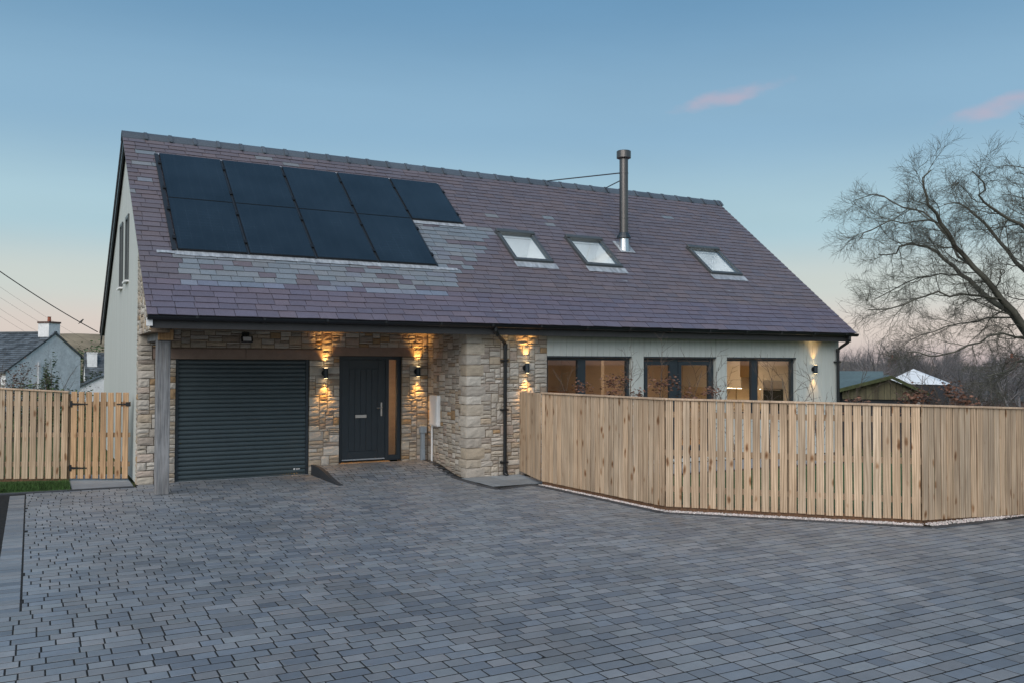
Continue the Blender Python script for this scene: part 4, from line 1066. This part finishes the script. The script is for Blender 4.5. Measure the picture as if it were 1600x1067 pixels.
def sprout(tw, P, r0, r1, level, spec, tint=1.0):
    """children along the polyline P; spec[level] = (count, length, angle, wobble, up, sides, segs)"""
    if level >= len(spec): return
    cnt, ln, ang, wob, up, sd_, sg = spec[level]
    seg = np.linalg.norm(np.diff(P, axis=0), axis=1); cum = np.concatenate([[0], np.cumsum(seg)]); tot = cum[-1]
    for c in range(cnt):
        t = (c+rng.uniform(.2, .9))/cnt; t = .16+.84*t if level == 0 else .1+.9*t
        s_ = min(t, .999)*tot; i = min(np.searchsorted(cum, s_)-1, len(P)-2); i = max(i, 0); f = (s_-cum[i])/max(seg[i], 1e-6)
        p = P[i]+(P[i+1]-P[i])*f; d = (P[i+1]-P[i])/max(seg[i], 1e-6)
        a = ang*rng.uniform(.65, 1.25); q = d*math.cos(a)+perp(d)*math.sin(a)
        L = ln*rng.uniform(.55, 1.25)*(1-.35*t)
        rb = (r0+(r1-r0)*t)*.55; rb = max(min(rb, L*.016), .0030)
        Q = walk(p, q, L, sg, wob, up)
        tw.tube(Q, rb, max(rb*.3, .0018), sd_, tint)
        sprout(tw, Q, rb, max(rb*.3, .0018), level+1, spec, tint)
# ------------------------------------------------------------------ big bare beech on the right
def world_at(u, v, D):
    a, e = pix_dir(u, v); return np.array([CAM[0]+math.sin(a)*D, CAM[1]+math.cos(a)*D, CAM[2]+math.tan(e)*D])
beech = empty('beech_tree', world_at(1654, 600, 27)*np.array([1, 1, 0])+np.array([0, 0, -.9]), 'big bare beech tree with spreading grey limbs behind the fence, right of the house', 'tree')
limbs = [  # (points as bearings with distance, base radius)
 ([(1612, 575, 27), (1590, 528, 27), (1562, 490, 26.8), (1530, 452, 26.5), (1500, 420, 26.3), (1472, 388, 26), (1450, 352, 25.8), (1430, 322, 25.6), (1424, 296, 25.5), (1436, 268, 25.5)], .23),
 ([(1600, 545, 27), (1572, 512, 27.2), (1535, 478, 27.6), (1505, 452, 28), (1480, 432, 28.3), (1455, 408, 28.6), (1428, 388, 28.8), (1404, 382, 29), (1380, 398, 29.2), (1352, 400, 29.5)], .19),
 ([(1545, 470, 26.8), (1515, 466, 26.2), (1480, 462, 25.5), (1445, 458, 25), (1408, 470, 24.6), (1370, 484, 24.2), (1335, 486, 24)], .07),
 ([(1500, 420, 26.3), (1465, 378, 26.8), (1440, 348, 27.2), (1410, 330, 27.6), (1375, 318, 28), (1345, 305, 28.4), (1315, 315, 28.7)], .075),
 ([(1650, 560, 27), (1620, 470, 27), (1585, 430, 27.2), (1555, 396, 27.5), (1530, 366, 27.8), (1500, 336, 28), (1478, 320, 28.2), (1455, 322, 28.4)], .16),
 ([(1655, 480, 27.2), (1625, 410, 26.6), (1590, 368, 26.2), (1560, 348, 26), (1530, 328, 25.7), (1510, 308, 25.5), (1518, 288, 25.4), (1500, 270, 25.3)], .13),
 ([(1660, 500, 27), (1650, 420, 27.4), (1622, 340, 27.8), (1598, 300, 28), (1585, 260, 28.2), (1596, 225, 28.4)], .17),
 ([(1606, 560, 27), (1575, 530, 26), (1545, 524, 25.2), (1510, 538, 24.4), (1470, 552, 23.8), (1430, 558, 23.4), (1395, 552, 23.2)], .07),
 ([(1560, 500, 27.2), (1520, 500, 28), (1480, 508, 28.6), (1440, 520, 29.2), (1400, 534, 29.8)], .05),
 ([(1612, 585, 27), (1590, 565, 25.5), (1566, 568, 24.4), (1545, 585, 23.6), (1520, 590, 23)], .07),
 ([(1480, 432, 28.3), (1450, 430, 28.8), (1415, 436, 29.4), (1380, 452, 30), (1345, 470, 30.5)], .05),
 ([(1450, 352, 25.8), (1410, 348, 25.2), (1372, 346, 24.7), (1340, 362, 24.3), (1322, 376, 24)], .045),
 ([(1640, 590, 27), (1700, 500, 26.5), (1760, 430, 26), (1810, 370, 25.5), (1850, 320, 25)], .2),
 ([(1650, 520, 27), (1690, 420, 28), (1720, 330, 28.5), (1730, 240, 29), (1720, 180, 29.3)], .19),
 ([(1640, 560, 27), (1720, 510, 28.5), (1800, 480, 29.5), (1880, 470, 30.5)], .13),
 ([(1640, 540, 27), (1650, 470, 24.6), (1660, 400, 22.6), (1650, 340, 21.2)], .15),
 ([(1630, 540, 27), (1640, 460, 30), (1640, 380, 32.5), (1620, 320, 34)], .15)]
tw = Twigs(); main = Twigs()
tb = world_at(1654, 600, 27)
main.tube(np.array([[tb[0]+.05, tb[1], -1.0], [tb[0], tb[1], 0.2], [tb[0]-.02, tb[1], tb[2]], list(world_at(1662, 540, 27)), list(world_at(1677, 480, 27.1))]), .34, .22, 14)
SP = [(18, 1.40, .74, .17, .012, 4, 7), (11, .78, .72, .22, .012, 3, 5), (9, .40, .7, .24, .012, 3, 3)]
for pts, r in limbs:
    P = np.array([world_at(q[0]+22, q[1], q[2]) for q in pts])
    # subdivide with a little sway so the limbs are not straight
    Q = [P[0]]
    for a, b in zip(P[:-1], P[1:]):
        Q.append((a+b)/2+rng.normal(size=3)*.05); Q.append(b)
    Q = np.array(Q); r = r*.48; main.tube(Q, r, max(r*.16, .012), 8)
    sprout(tw, Q, r, max(r*.16, .014), 0, SP if r > .036 else [(10, 1.3, .7, .16, .01, 4, 5)]+SP[1:])
main.build('trunk', M['bark'], beech); tw.build('crown', M['bark'], beech)

# ------------------------------------------------------------------ saplings behind the fence
def leaf_cloud(m, c, rad, n, size, tints):
    V = []; F = []; T = []
    for i in range(n):
        p = np.array(c)+rng.normal(size=3)*np.array(rad)*.5; u = perp(np.array([0, 0, 1.])); w = rng.normal(size=3); w /= np.linalg.norm(w); v = np.cross(u, w); v /= np.linalg.norm(v)+1e-9
        s_ = size*rng.uniform(.6, 1.3); k = len(V)
        V += [p-u*s_, p+v*s_*.5+w*s_*.15, p+u*s_, p-v*s_*.5]; F.append((k, k+1, k+2, k+3)); T += [tints[rng.integers(len(tints))]]*4
    n0 = m.n; m.v.append(np.array(V)); m.f.extend([tuple(q+n0 for q in f) for f in F]); m.t.append(np.array(T)); m.n += len(V)
BT = [(1, 1, 1), (1.35, 1.15, 1.0), (.7, .65, .65), (1.6, 1.5, 1.4)]
def sapling(x, y, h, leaves, label, spread=.5):
    t = empty('beech_sapling', (x, y, 0), label, 'sapling', 'saplings behind the long fence')
    tw = Twigs(); P = walk((x, y, -.05), np.array([rng.normal()*.05, rng.normal()*.05, 1]), h, 7, .07); tw.tube(P, .014, .004, 5)
    sprout(tw, P, .014, .004, 0, [(9, .75*spread*2, .75, .14, .06, 4, 5), (5, .30, .7, .2, .03, 3, 3)]); tw.build('stem', M['twig'], t)
    if leaves:
        m = MB()
        for k in range(leaves):
            leaf_cloud(m, (x+rng.normal()*.14, y+rng.normal()*.14, 1.45+rng.uniform(-.15, .30)), (.17, .17, .13), 100, .030, BT)
        m.build('leaves', M['beech_leaf'], t)
def ray_xy(u, D): a, _ = pix_dir(u, 600); return CAM[0]+math.sin(a)*D, CAM[1]+math.cos(a)*D
for (u, D, h, lv, lb) in [
 (905, 15.8, 1.85, 2, 'brown-leaved beech sapling in front of the middle post of the left window'),
 (938, 15.6, 1.95, 2, 'brown-leaved beech sapling in front of the right pane of the left window'),
 (985, 16.0, 2.15, 3, 'brown-leaved beech sapling at the right edge of the left window'),
 (1020, 15.8, 2.2, 0, 'bare upright sapling before the left pane of the glazed doors'),
 (1058, 15.1, 2.05, 3, 'densest brown-leaved sapling, before the middle of the glazed doors'),
 (1104, 15.3, 2.0, 1, 'thin sapling with few brown leaves at the right side of the glazed doors'),
 (1150, 14.7, 1.85, 0, 'bare sapling before the left pane of the kitchen window'),
 (1205, 14.3, 1.9, 0, 'bare sapling in front of the oven in the kitchen window'),
 (1245, 14.6, 1.95, 0, 'bare forked sapling at the right edge of the kitchen window'),
 (1284, 14.3, 2.0, 0, 'bare sapling below the lamp on the sage wall'),
 (1336, 14.6, 1.75, 1, 'small sapling with a few brown leaves just right of the house corner'),
 (1437, 14.1, 1.95, 4, 'bushy brown-leaved beech behind the outward corner of the fence'),
 (1500, 14.1, 1.85, 3, 'low brown-leaved beech behind the right-hand end of the fence')]:
    x, y = ray_xy(u, D); sapling(x, y, h, lv, lb)

# ------------------------------------------------------------------ far things on the left
def house_far(name, root_label, c, rz, L, W, base, eave, ridge, wall_m, roof_m, chim=None, over=.25):
    """gabled house: L along local x, W along local y, centred at c"""
    t = empty(name, (c[0], c[1], base), root_label, 'house'); ca, sa = math.cos(rz), math.sin(rz)
    def P(x, y, z): return (c[0]+ca*x-sa*y, c[1]+sa*x+ca*y, z)
    def shell(poly3a, poly3b):
        n = len(poly3a); return poly3a+poly3b, [tuple(range(n))]+[tuple(range(2*n-1, n-1, -1))]+[(i, i+n, (i+1) % n+n, (i+1) % n) for i in range(n)]
    pr = [(-W/2, base), (W/2, base), (W/2, eave), (0, ridge-.12), (-W/2, eave)]
    m = MB(); m.add(*shell([P(-L/2, y, z) for y, z in pr], [P(L/2, y, z) for y, z in pr])); m.build('wall', wall_m, t)
    k = (ridge-eave)/(W/2); o = over
    rp = [(-W/2-o, eave-k*o), (0, ridge), (W/2+o, eave-k*o), (W/2+o, eave-k*o-.12), (0, ridge-.12), (-W/2-o, eave-k*o-.12)]
    m = MB(); m.add(*shell([P(-L/2-.12, y, z) for y, z in rp], [P(L/2+.12, y, z) for y, z in rp])); rf = m.build('roof', roof_m, t)
    # slate courses standing proud
    m = MB(); ns_ = 14
    for sgn in (-1, 1):
        for r in range(ns_):
            f0, f1 = r/ns_, (r+1.2)/ns_; y0_, z0_ = sgn*(W/2+o)*(1-f0), eave-k*o+(ridge-eave+k*o)*f0; y1_, z1_ = sgn*(W/2+o)*(1-min(f1, 1)), eave-k*o+(ridge-eave+k*o)*min(f1, 1)
            x = -L/2-.1
            while x < L/2+.1:
                x1 = min(x+random.uniform(.4, .9), L/2+.12); tt = random.uniform(.6, 1.5)
                m.add([P(x, y0_, z0_+.07), P(x1, y0_, z0_+.07), P(x1, y1_, z1_+.02), P(x, y1_, z1_+.02)], [(0, 1, 2, 3)], (tt, tt, tt*1.03)); x = x1
    tag(m.build('slate_courses', roof_m, rf), kind='stuff')
    m = MB(); m.tube([P(-L/2-.12, 0, ridge+.03), P(L/2+.12, 0, ridge+.03)], .1, 6); m.build('ridge', M['slate_far'], rf)
    return t, P, rf
def chimney(P, x, y, w, d, z0, z1, parent, wall_m, pot=True):
    def bx(m, x0, x1, y0, y1, a, b): m.add([P(i, j, k) for i in (x0, x1) for j in (y0, y1) for k in (a, b)], BOXF)
    m = MB(); bx(m, x-w/2, x+w/2, y-d/2, y+d/2, z0, z1); m.build('chimney', wall_m, parent)
    m = MB(); bx(m, x-w/2-.05, x+w/2+.05, y-d/2-.05, y+d/2+.05, z1, z1+.12); m.build('chimney_cap', M['brick_far'] if pot else wall_m, parent)
    if pot: m = MB(); c = P(x, y, 0); m.tube([(c[0], c[1], z1+.1), (c[0], c[1], z1+.45), (c[0], c[1], z1+.47)], [.13, .11, .14], 10); m.build('chimney_pot', M['terracotta'], parent)
def cottage():
    """gable turned towards the drive; one long catslide slope facing left"""
    A = world_at(86, 527, 70); th = R(47); ax = np.array([-math.sin(th), math.cos(th)]); gd = np.array([math.cos(th), math.sin(th)])   # ax runs away along the ridge, gd across the gable
    t = empty('cottage', (A[0], A[1], -1.8), 'whitewashed stone cottage with grey slate roof and terracotta chimney pot, far left', 'house')
    def P(x, y, z): q = A[:2]+ax*x+gd*y; return (q[0], q[1], z)      # x along the ridge, y across
    pr = [(-4.3, -1.9), (2.5, -1.9), (2.5, 2.55), (0, A[2]-.08), (-4.3, 1.55)]; Lh = 11
    n = 5; m = MB(); m.add([P(0, y, z) for y, z in pr]+[P(Lh, y, z) for y, z in pr], [tuple(range(n)), tuple(range(2*n-1, n-1, -1))]+[(i, i+n, (i+1) % n+n, (i+1) % n) for i in range(n)]); m.build('wall', M['render_white'], t)
    sl = [((-4.55, 1.42), (0, A[2]+.03)), ((2.75, 2.43), (0, A[2]+.03))]
    m = MB()
    for (e, r) in sl: m.add([P(-.08, e[0], e[1]), P(-.08, r[0], r[1]), P(Lh, r[0], r[1]), P(Lh, e[0], e[1])]+[P(-.08, e[0], e[1]-.1), P(-.08, r[0], r[1]-.1), P(Lh, r[0], r[1]-.1), P(Lh, e[0], e[1]-.1)], [(0, 1, 2, 3), (7, 6, 5, 4), (0, 4, 5, 1), (3, 2, 6, 7), (0, 3, 7, 4)])
    rf = m.build('roof', M['slate_far'], t)
    m = MB()
    for (e, r) in sl:
        k = 20
        for c in range(k):
            f0, f1 = c/k, min((c+1.25)/k, 1); x = -.1
            while x < Lh:
                x1 = x+random.uniform(.3, .6); tt = random.uniform(.6, 1.5)
                a = np.array(e)+(np.array(r)-np.array(e))*f0; b = np.array(e)+(np.array(r)-np.array(e))*f1
                m.add([P(x, a[0], a[1]+.06), P(x1, a[0], a[1]+.06), P(x1, b[0], b[1]+.02), P(x, b[0], b[1]+.02)], [(0, 1, 2, 3)], (tt, tt, tt*1.03)); x = x1
    tag(m.build('slate_courses', M['slate_far'], rf), kind='stuff')
    m = MB(); m.tube([P(-.1, 0, A[2]+.06), P(Lh, 0, A[2]+.06)], .09, 6); m.build('ridge', M['slate_far'], rf)
    chimney(P, .48, -.05, .9, 1.05, 2.9, 4.78, rf, M['render_white'])
    m = MB(); c = np.array(P(3.6, -3.3, 2.15)); m.obox(c, (*(ax*.4), 0), (*(gd*.35), .18), (*(gd*-.03), .05)); w_ = m.build('rooflight', M['white_plastic'], rf)
    m = MB(); m.obox(c+np.array([0, 0, .06]), (*(ax*.3), 0), (*(gd*.27), .14), (*(gd*-.02), .02)); m.build('rooflight_pane', M['oven_glass'], rf)
    m = MB(); c = np.array(P(-.09, -1.5, .5)); m.obox(c, (*(ax*.06), 0), (*(gd*.12), 0), (0, 0, 1.6)); m.build('pilaster', M['render_white'], t)
cottage()
c2, P2, rf2 = house_far('white_house', 'small distant white house with slate roof and square chimney beside the gable', (7.6, 95.5), R(0), 7.5, 5.6, -2.4, .5, 3.1, M['render_white'], M['slate_far'])
chimney(P2, -3.1, -1.1, 1.0, 1.2, 1.2, 3.1, rf2, M['render_white'], False)
for x in (-2.35, -1.15):
    wn_ = empty('window', P2(x, -2.82, -.6), parent=c2)
    m = MB(); q = P2(x, -2.84, -.3); m.obox((q[0], q[1], -.35), (.38, 0, 0), (0, .05, 0), (0, 0, .55)); m.build('frame', M['moss_timber'], wn_)
    m = MB(); m.obox((q[0], q[1]-.06, -.35), (.28, 0, 0), (0, .02, 0), (0, 0, .45)); m.build('pane', M['oven_glass'], wn_)
# lean-to roof below the white house
lt = empty('lean_to', (4.2, 60, -1.8), 'low grey lean-to roof peeping over the gate in front of the white house', 'shed')
m = MB(); m.prism([(2.2, -.1), (3.9, .75), (5.4, .95), (5.4, -1.9), (2.2, -1.9)], 70, 74, 'y'); m.build('wall', M['render_white'], lt)
m = MB(); m.prism([(2.0, -.15), (3.9, .80), (5.5, 1.0), (5.5, 1.1), (3.9, .92), (2.0, -.03)], 69.8, 74.2, 'y'); m.build('roof', M['slate_far'], lt)
# shrubs in front of the cottage
def shrub(name, x, y, z0, h, rad, n, mat, tints, label, size=.06, stems=10, group=None):
    t = empty(name, (x, y, z0), label, 'shrub', group); tw = Twigs()
    for k in range(stems):
        d = np.array([rng.normal()*.35, rng.normal()*.35, 1]); P = walk((x+rng.normal()*rad*.2, y+rng.normal()*rad*.2, z0), d, h*rng.uniform(.7, 1.05), 5, .12); tw.tube(P, .03, .008, 4)
        sprout(tw, P, .03, .008, 0, [(7, h*.35, .7, .15, .03, 3, 4), (4, h*.15, .7, .2, 0, 3, 2)])
    tw.build('stem', M['twig'], t)
    m = MB()
    for k in range(14):
        leaf_cloud(m, (x+rng.normal()*rad*.45, y+rng.normal()*rad*.45, z0+h*rng.uniform(.35, .95)), (rad*.35, rad*.35, h*.2), n//14, size, tints)
    m.build('leaves', mat, t)
GT = [(1, 1, 1), (1.6, 1.5, 1.1), (.6, .6, .6), (2.0, 1.6, 1.0)]
def gxy(u, D, z): x, y = ray_xy(u, D); return x, y, z
shrub('red_shrub', *gxy(8, 42, -1.2), 3.1, 1.5, 1800, M['beech_leaf'], [(.75, .8, .8), (1, 1, 1), (.5, .5, .5)], 'russet shrub at the far left in front of the cottage roof', .05, 16)
shrub('green_shrub', *gxy(45, 48, -1.4), 2.4, 1.5, 1600, M['ivy'], GT, 'green shrub at the left foot of the cottage gable', .07)
shrub('green_shrub', *gxy(100, 46, -1.4), 2.1, 1.2, 1500, M['ivy'], GT, 'green shrub at the right foot of the cottage gable', .07)
shrub('green_shrub', *gxy(72, 47, -1.4), 2.0, 1.2, 1500, M['ivy'], GT, 'low green shrub below the ivy on the cottage gable', .07)
shrub('ivy', *gxy(79, 66, -1.8), 4.2, .42, 1000, M['ivy'], [(1, 1, 1), (.7, .7, .7), (1.4, 1.3, 1)], 'ivy column climbing the white cottage gable', .09, 6)
shrub('dark_bush', *gxy(122, 88, -2.4), 3.4, 2.2, 1800, M['ivy'], [(.9, .8, .8), (.6, .55, .6)], 'dark bush between the cottage and the white house', .12)
shrub('hill_bush', *gxy(154, 118, -2.6), 6.4, 3.6, 2200, M['ivy'], [(1, 1, 1), (1.4, 1.3, 1)], 'round green bush behind the roof of the white house', .16)
# overhead wires and a bird
def wire(a, b, sag, r, label):
    a = np.array(a); b = np.array(b); t_ = np.linspace(0, 1, 15); P = a+(b-a)*t_[:, None]; P[:, 2] -= sag*4*t_*(1-t_)
    m = MB(); m.tube(P, r, 6); tag(m.build('overhead_wire', M['wire']), label, 'wire', 'overhead wires on the left'); return P
wa, wb = world_at(-60, 392, 28), world_at(152, 524, 32); W0 = wire(wa, wb, .10, .014, 'thick black cable slanting down to the rear eaves of the house')
for k, (va, vb) in enumerate(((452, 545), (470, 556), (486, 545), (498, 556))):
    wire(world_at(-60, va-35, 60), world_at(150 if k < 2 else 100, vb, 90), .25, .006, ['topmost of the four thin wires above the cottage', 'second of the four thin wires above the cottage', 'third of the four thin wires above the cottage', 'lowest of the four thin wires above the cottage'][k])
q = W0[12]; bd = MB()
bd.tube([q+np.array([.10, 0, .16])*.55, q+np.array([.06, 0, .17])*.55, q+np.array([.0, 0, .10])*.55, q+np.array([-.06, 0, .03])*.55, q+np.array([-.16, 0, -.06])*.55], [.004, .02, .03, .018, .006], 8)
bd.tube([q+np.array([.06, 0, .17])*.55, q+np.array([.075, 0, .20])*.55, q+np.array([.10, 0, .2])*.55, q+np.array([.135, 0, .195])*.55], [.012, .02, .016, .002], 8)
bd.tube([q+np.array([0, 0, .08])*.55, q+np.array([0, 0, .0])*.55], .006, 5)
tag(bd.build('bird', M['wire'], smooth=True), 'small dark bird perched on the thick cable', 'bird')

# ------------------------------------------------------------------ far things on the right
def gable_shed():
    a = R(28.658+21.5); f = np.array([math.sin(a), math.cos(a)]); r = np.array([math.cos(a), -math.sin(a)])   # away from / across the line of sight
    c = np.array([CAM[0], CAM[1]])+f*30; b = -1.1
    t = empty('timber_shed', (c[0], c[1], b), 'mossy timber shed with green felt roof behind the fence', 'shed')
    def P(x, d, z): q = c+r*x+f*d; return (q[0], q[1], z)
    ap, e = 1.62, 1.20; x0, x1, xm = -.50, 1.80, .95
    V = []
    m = MB(); k = 13; xs_ = np.linspace(x0, x1, k+1)
    for i in range(k):
        zt = [e+(ap-e)*(1-abs(xx-xm)/(x1-xm if xx > xm else xm-x0)) for xx in xs_[i:i+2]]
        m2 = MB(); m2.add([P(xs_[i]+.006, 0, .95), P(xs_[i+1]-.006, 0, .95), P(xs_[i+1]-.006, 0, zt[1]-.03), P(xs_[i]+.006, 0, zt[0]-.03)]+[P(xs_[i]+.006, .04, .95), P(xs_[i+1]-.006, .04, .95), P(xs_[i+1]-.006, .04, zt[1]-.03), P(xs_[i]+.006, .04, zt[0]-.03)], [(0, 1, 2, 3), (7, 6, 5, 4), (0, 4, 5, 1), (1, 5, 6, 2), (3, 2, 6, 7), (0, 3, 7, 4)])
        m2.build('board', M['moss_timber'], t)
    m.add([P(x0, .06, b), P(x1, .06, b), P(x1, .06, 1.15), P(xm, .06, ap-.05), P(x0, .06, 1.15)]+[P(x0, 4, b), P(x1, 4, b), P(x1, 4, 1.15), P(xm, 4, ap-.05), P(x0, 4, 1.15)], [(0, 1, 2, 3, 4), (9, 8, 7, 6, 5), (0, 5, 6, 1), (1, 6, 7, 2), (0, 4, 9, 5)])
    m.build('wall', M['dark_timber'], t)
    m = MB(); z_ = [(x0-.25, e-.06), (xm, ap), (x1+.2, e-.10)]
    for (p, q) in ((z_[0], z_[1]), (z_[1], z_[2])):
        m.add([P(p[0], -.2, p[1]), P(q[0], -.2, q[1]), P(q[0], 4.2, q[1]), P(p[0], 4.2, p[1]), P(p[0], -.2, p[1]+.06), P(q[0], -.2, q[1]+.06), P(q[0], 4.2, q[1]+.06), P(p[0], 4.2, p[1]+.06)], [(0, 1, 5, 4), (4, 5, 6, 7), (3, 2, 1, 0), (1, 2, 6, 5), (2, 3, 7, 6), (3, 0, 4, 7)])
    rf = m.build('roof', M['shed_roof'], t)
    m = MB()
    for (p, q) in ((z_[0], z_[1]), (z_[1], z_[2])): m.add([P(p[0], -.24, p[1]-.02), P(q[0], -.24, q[1]-.02), P(q[0], -.24, q[1]+.09), P(p[0], -.24, p[1]+.09), P(p[0], .1, p[1]+.09), P(q[0], .1, q[1]+.09)], [(0, 1, 2, 3), (3, 2, 5, 4)])
    m.build('verge_moss', M['moss'], rf)
    # long low wing to the left, under a felt roof
    t2 = empty('low_outbuilding', P(-3, 3, b), 'low outbuilding with flat grey-green roof behind the house corner', 'shed')
    m = MB(); m.add([P(-6, 4.4, b), P(.7, 4.4, b), P(.7, 4.4, 1.2), P(-6, 4.4, 1.2), P(-6, 8, b), P(.7, 8, b), P(.7, 8, 1.6), P(-6, 8, 1.6)], [(0, 1, 2, 3), (1, 5, 6, 2), (5, 4, 7, 6), (4, 0, 3, 7)]); m.build('wall', M['dark_timber'], t2)
    m = MB(); m.add([P(-6.2, 4.2, 1.18), P(.9, 4.2, 1.18), P(.9, 8.2, 1.78), P(-6.2, 8.2, 1.78), P(-6.2, 4.2, 1.1), P(.9, 4.2, 1.1), P(.9, 8.2, 1.7), P(-6.2, 8.2, 1.7)], [(0, 1, 2, 3), (7, 6, 5, 4), (4, 5, 1, 0), (5, 6, 2, 1), (6, 7, 3, 2), (7, 4, 0, 3)]); m.build('roof', M['shed_roof'], t2)
    one('post', M['white_plastic'], t, b=(P(1.70, -.15, 0)[0]-.05, P(1.70, -.15, 0)[0]+.05, P(1.70, -.15, 0)[1]-.05, P(1.70, -.15, 0)[1]+.05, b, 1.12))
gable_shed()
def pavilion():
    a = R(28.658)+math.atan2(1427-800, 1375); f = np.array([math.sin(a), math.cos(a)]); r = np.array([math.cos(a), -math.sin(a)]); c = np.array([CAM[0], CAM[1]])+f*43; b = -1.3
    t = empty('garden_pavilion', (c[0], c[1], b), 'garden pavilion with white pyramid roof behind the mossy shed', 'pavilion')
    def P(x, d, z): q = c+r*x+f*d; return (q[0], q[1], z)
    w, e, ap = 1.25, 1.22, 1.86
    m = MB(); m.add([P(-w, 0-w*.6, e), P(w, -w, e-.03), P(w*1.2, w, e), P(-w*.8, w*1.2, e), P(0, 0, ap)], [(0, 1, 4), (1, 2, 4), (2, 3, 4), (3, 0, 4)]); m.build('roof', M['white_sheet'], t)
    m = MB(); m.add([P(-w*.95, -w*.55, b), P(w*.95, -w*.95, b), P(w*1.15, w, b), P(-w*.75, w*1.15, b), P(-w*.95, -w*.55, e), P(w*.95, -w*.95, e-.03), P(w*1.15, w, e), P(-w*.75, w*1.15, e)], [(0, 1, 5, 4), (1, 2, 6, 5), (2, 3, 7, 6), (3, 0, 4, 7)]); m.build('wall', M['dark_timber'], t)
pavilion()
hr, P3, rf3 = house_far('bungalow', 'pale bungalow with blue-grey roof at the right edge behind the fence', (55.0, 11.0), R(-56), 11, 7, -2.4, .40, 1.35, M['render_white'], M['blue_roof'], over=.4)
for x in (-5.0, -2.2, .8, 3.6):
    w_ = empty('window', P3(x, -3.55, -.6), parent=hr); q = np.array(P3(x, -3.52, -.55)); ca, sa = math.cos(R(-56)), math.sin(R(-56))
    m = MB(); m.obox(q, (ca*.7, sa*.7, 0), (-sa*.05, ca*.05, 0), (0, 0, .6)); m.build('frame', M['grey_plastic'], w_)
    m = MB(); m.obox(q+np.array([sa*.06, -ca*.06, 0]), (ca*.6, sa*.6, 0), (-sa*.01, ca*.01, 0), (0, 0, .5)); m.build('pane', M['oven_glass'], w_)
h4, P4, rf4 = house_far('brick_house', 'brick house with an orange chimney pot half hidden in the bare wood', (74, 40), R(-50), 9, 6.5, -3.5, -.8, 1.2, M['brick_far'], M['slate_far'])
chimney(P4, -2.4, 0, .8, .8, 1.0, 2.55, rf4, M['brick_far'])
h5, P5, rf5 = house_far('brick_house', 'brick house with a red chimney showing through the beech branches', (77, 31.0), R(-50), 9, 6.5, -3.5, -.8, 1.2, M['brick_far'], M['slate_far'])
chimney(P5, -1.4, 0, 1.1, .8, 1.0, 2.6, rf5, M['brick_far'])
# woodland: one far mass of bare trees and scrub
wd = Twigs()
def grow_tree():
    g_ = Twigs(); P = walk((0, 0, 0), np.array([rng.normal()*.08, rng.normal()*.08, 1]), .55, 5, .05); g_.tube(P, .020, .011, 5)
    for k in range(12):
        q = P[min(rng.integers(2, 6), 5)]; d = np.array([rng.normal()*.6, rng.normal()*.6, .8]); Q = walk(q, d, rng.uniform(.33, .55), 5, .14, .05); g_.tube(Q, .008, .002, 4)
        scaled_sprout(g_, Q)
    return np.concatenate(g_.V), np.concatenate(g_.F)
def scaled_sprout(g_, Q):
    t_ = Twigs(); sprout(t_, Q*8, .06, .018, 0, [(7, 1.9, .7, .18, .03, 3, 4), (7, .85, .7, .2, .02, 3, 2)])
    V = np.concatenate(t_.V)/8; g_.F.append(np.concatenate(t_.F)+g_.n); g_.V.append(V); g_.T.append(np.ones(len(V))); g_.n += len(V)
def grow_scrub():
    t_ = Twigs(); P = walk((0, 0, 0), np.array([rng.normal()*.3, rng.normal()*.3, 1]), 2.4, 4, .15); t_.tube(P, .04, .012, 3)
    sprout(t_, P, .04, .012, 0, [(10, 1.4, .75, .2, .02, 3, 3), (6, .7, .7, .2, 0, 3, 2)]); return np.concatenate(t_.V), np.concatenate(t_.F)
def plant(var, x, y, z, sc, tint):
    V, F = var; a = rng.uniform(0, 6.28); ca, sa = math.cos(a), math.sin(a); V = V*sc
    V = np.stack([x+ca*V[:, 0]-sa*V[:, 1], y+sa*V[:, 0]+ca*V[:, 1], z+V[:, 2]], 1)
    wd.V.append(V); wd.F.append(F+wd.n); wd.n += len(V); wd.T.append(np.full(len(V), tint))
TV = [grow_tree() for k in range(7)]; SV = [grow_scrub() for k in range(9)]
for i in range(110):
    u = 1285+i*4.3+rng.normal()*8; D = rng.uniform(62, 165); x, y = ray_xy(u, D); topv = 539+rng.normal()*6+6*math.sin(u*.03)
    z0 = float(zg(np.float64(x), np.float64(y))); ztop = CAM[2]+(568-topv)/1375*D; v = TV[rng.integers(7)]
    plant(v, x, y, z0, max(ztop-z0, 4)/v[0][:, 2].max(), rng.uniform(.6, 1.25))
for i in range(460):      # scrub between the trunks
    u = rng.uniform(1285, 1900); D = rng.uniform(60, 150); x, y = ray_xy(u, D); plant(SV[rng.integers(9)], x, y, float(zg(np.float64(x), np.float64(y))), rng.uniform(.7, 1.3), rng.uniform(.6, 1.3))
tag(wd.build('woodland', M['hazed_bark'], None), 'far mass of bare winter trees and scrub on the right skyline', 'woodland', kind='stuff')
shrub('hedge_bush', *gxy(1355, 62, -1.8), 2.9, 1.6, 1500, M['ivy'], [(1.3, 1.3, .9), (1, 1, 1), (1.8, 1.7, .8)], 'round yellow-green bush above the low outbuilding roof', .08)
shrub('bare_shrub', *gxy(1480, 30, -1.2), 2.7, 1.3, 300, M['beech_leaf'], [(.6, .6, .6)], 'tangled bare shrub right of the white pavilion roof', .03, 34)
shrub('bare_shrub', *gxy(1535, 32, -1.2), 2.5, 1.6, 300, M['beech_leaf'], [(.6, .6, .6)], 'tangled bare shrub in front of the pale bungalow', .03, 34)
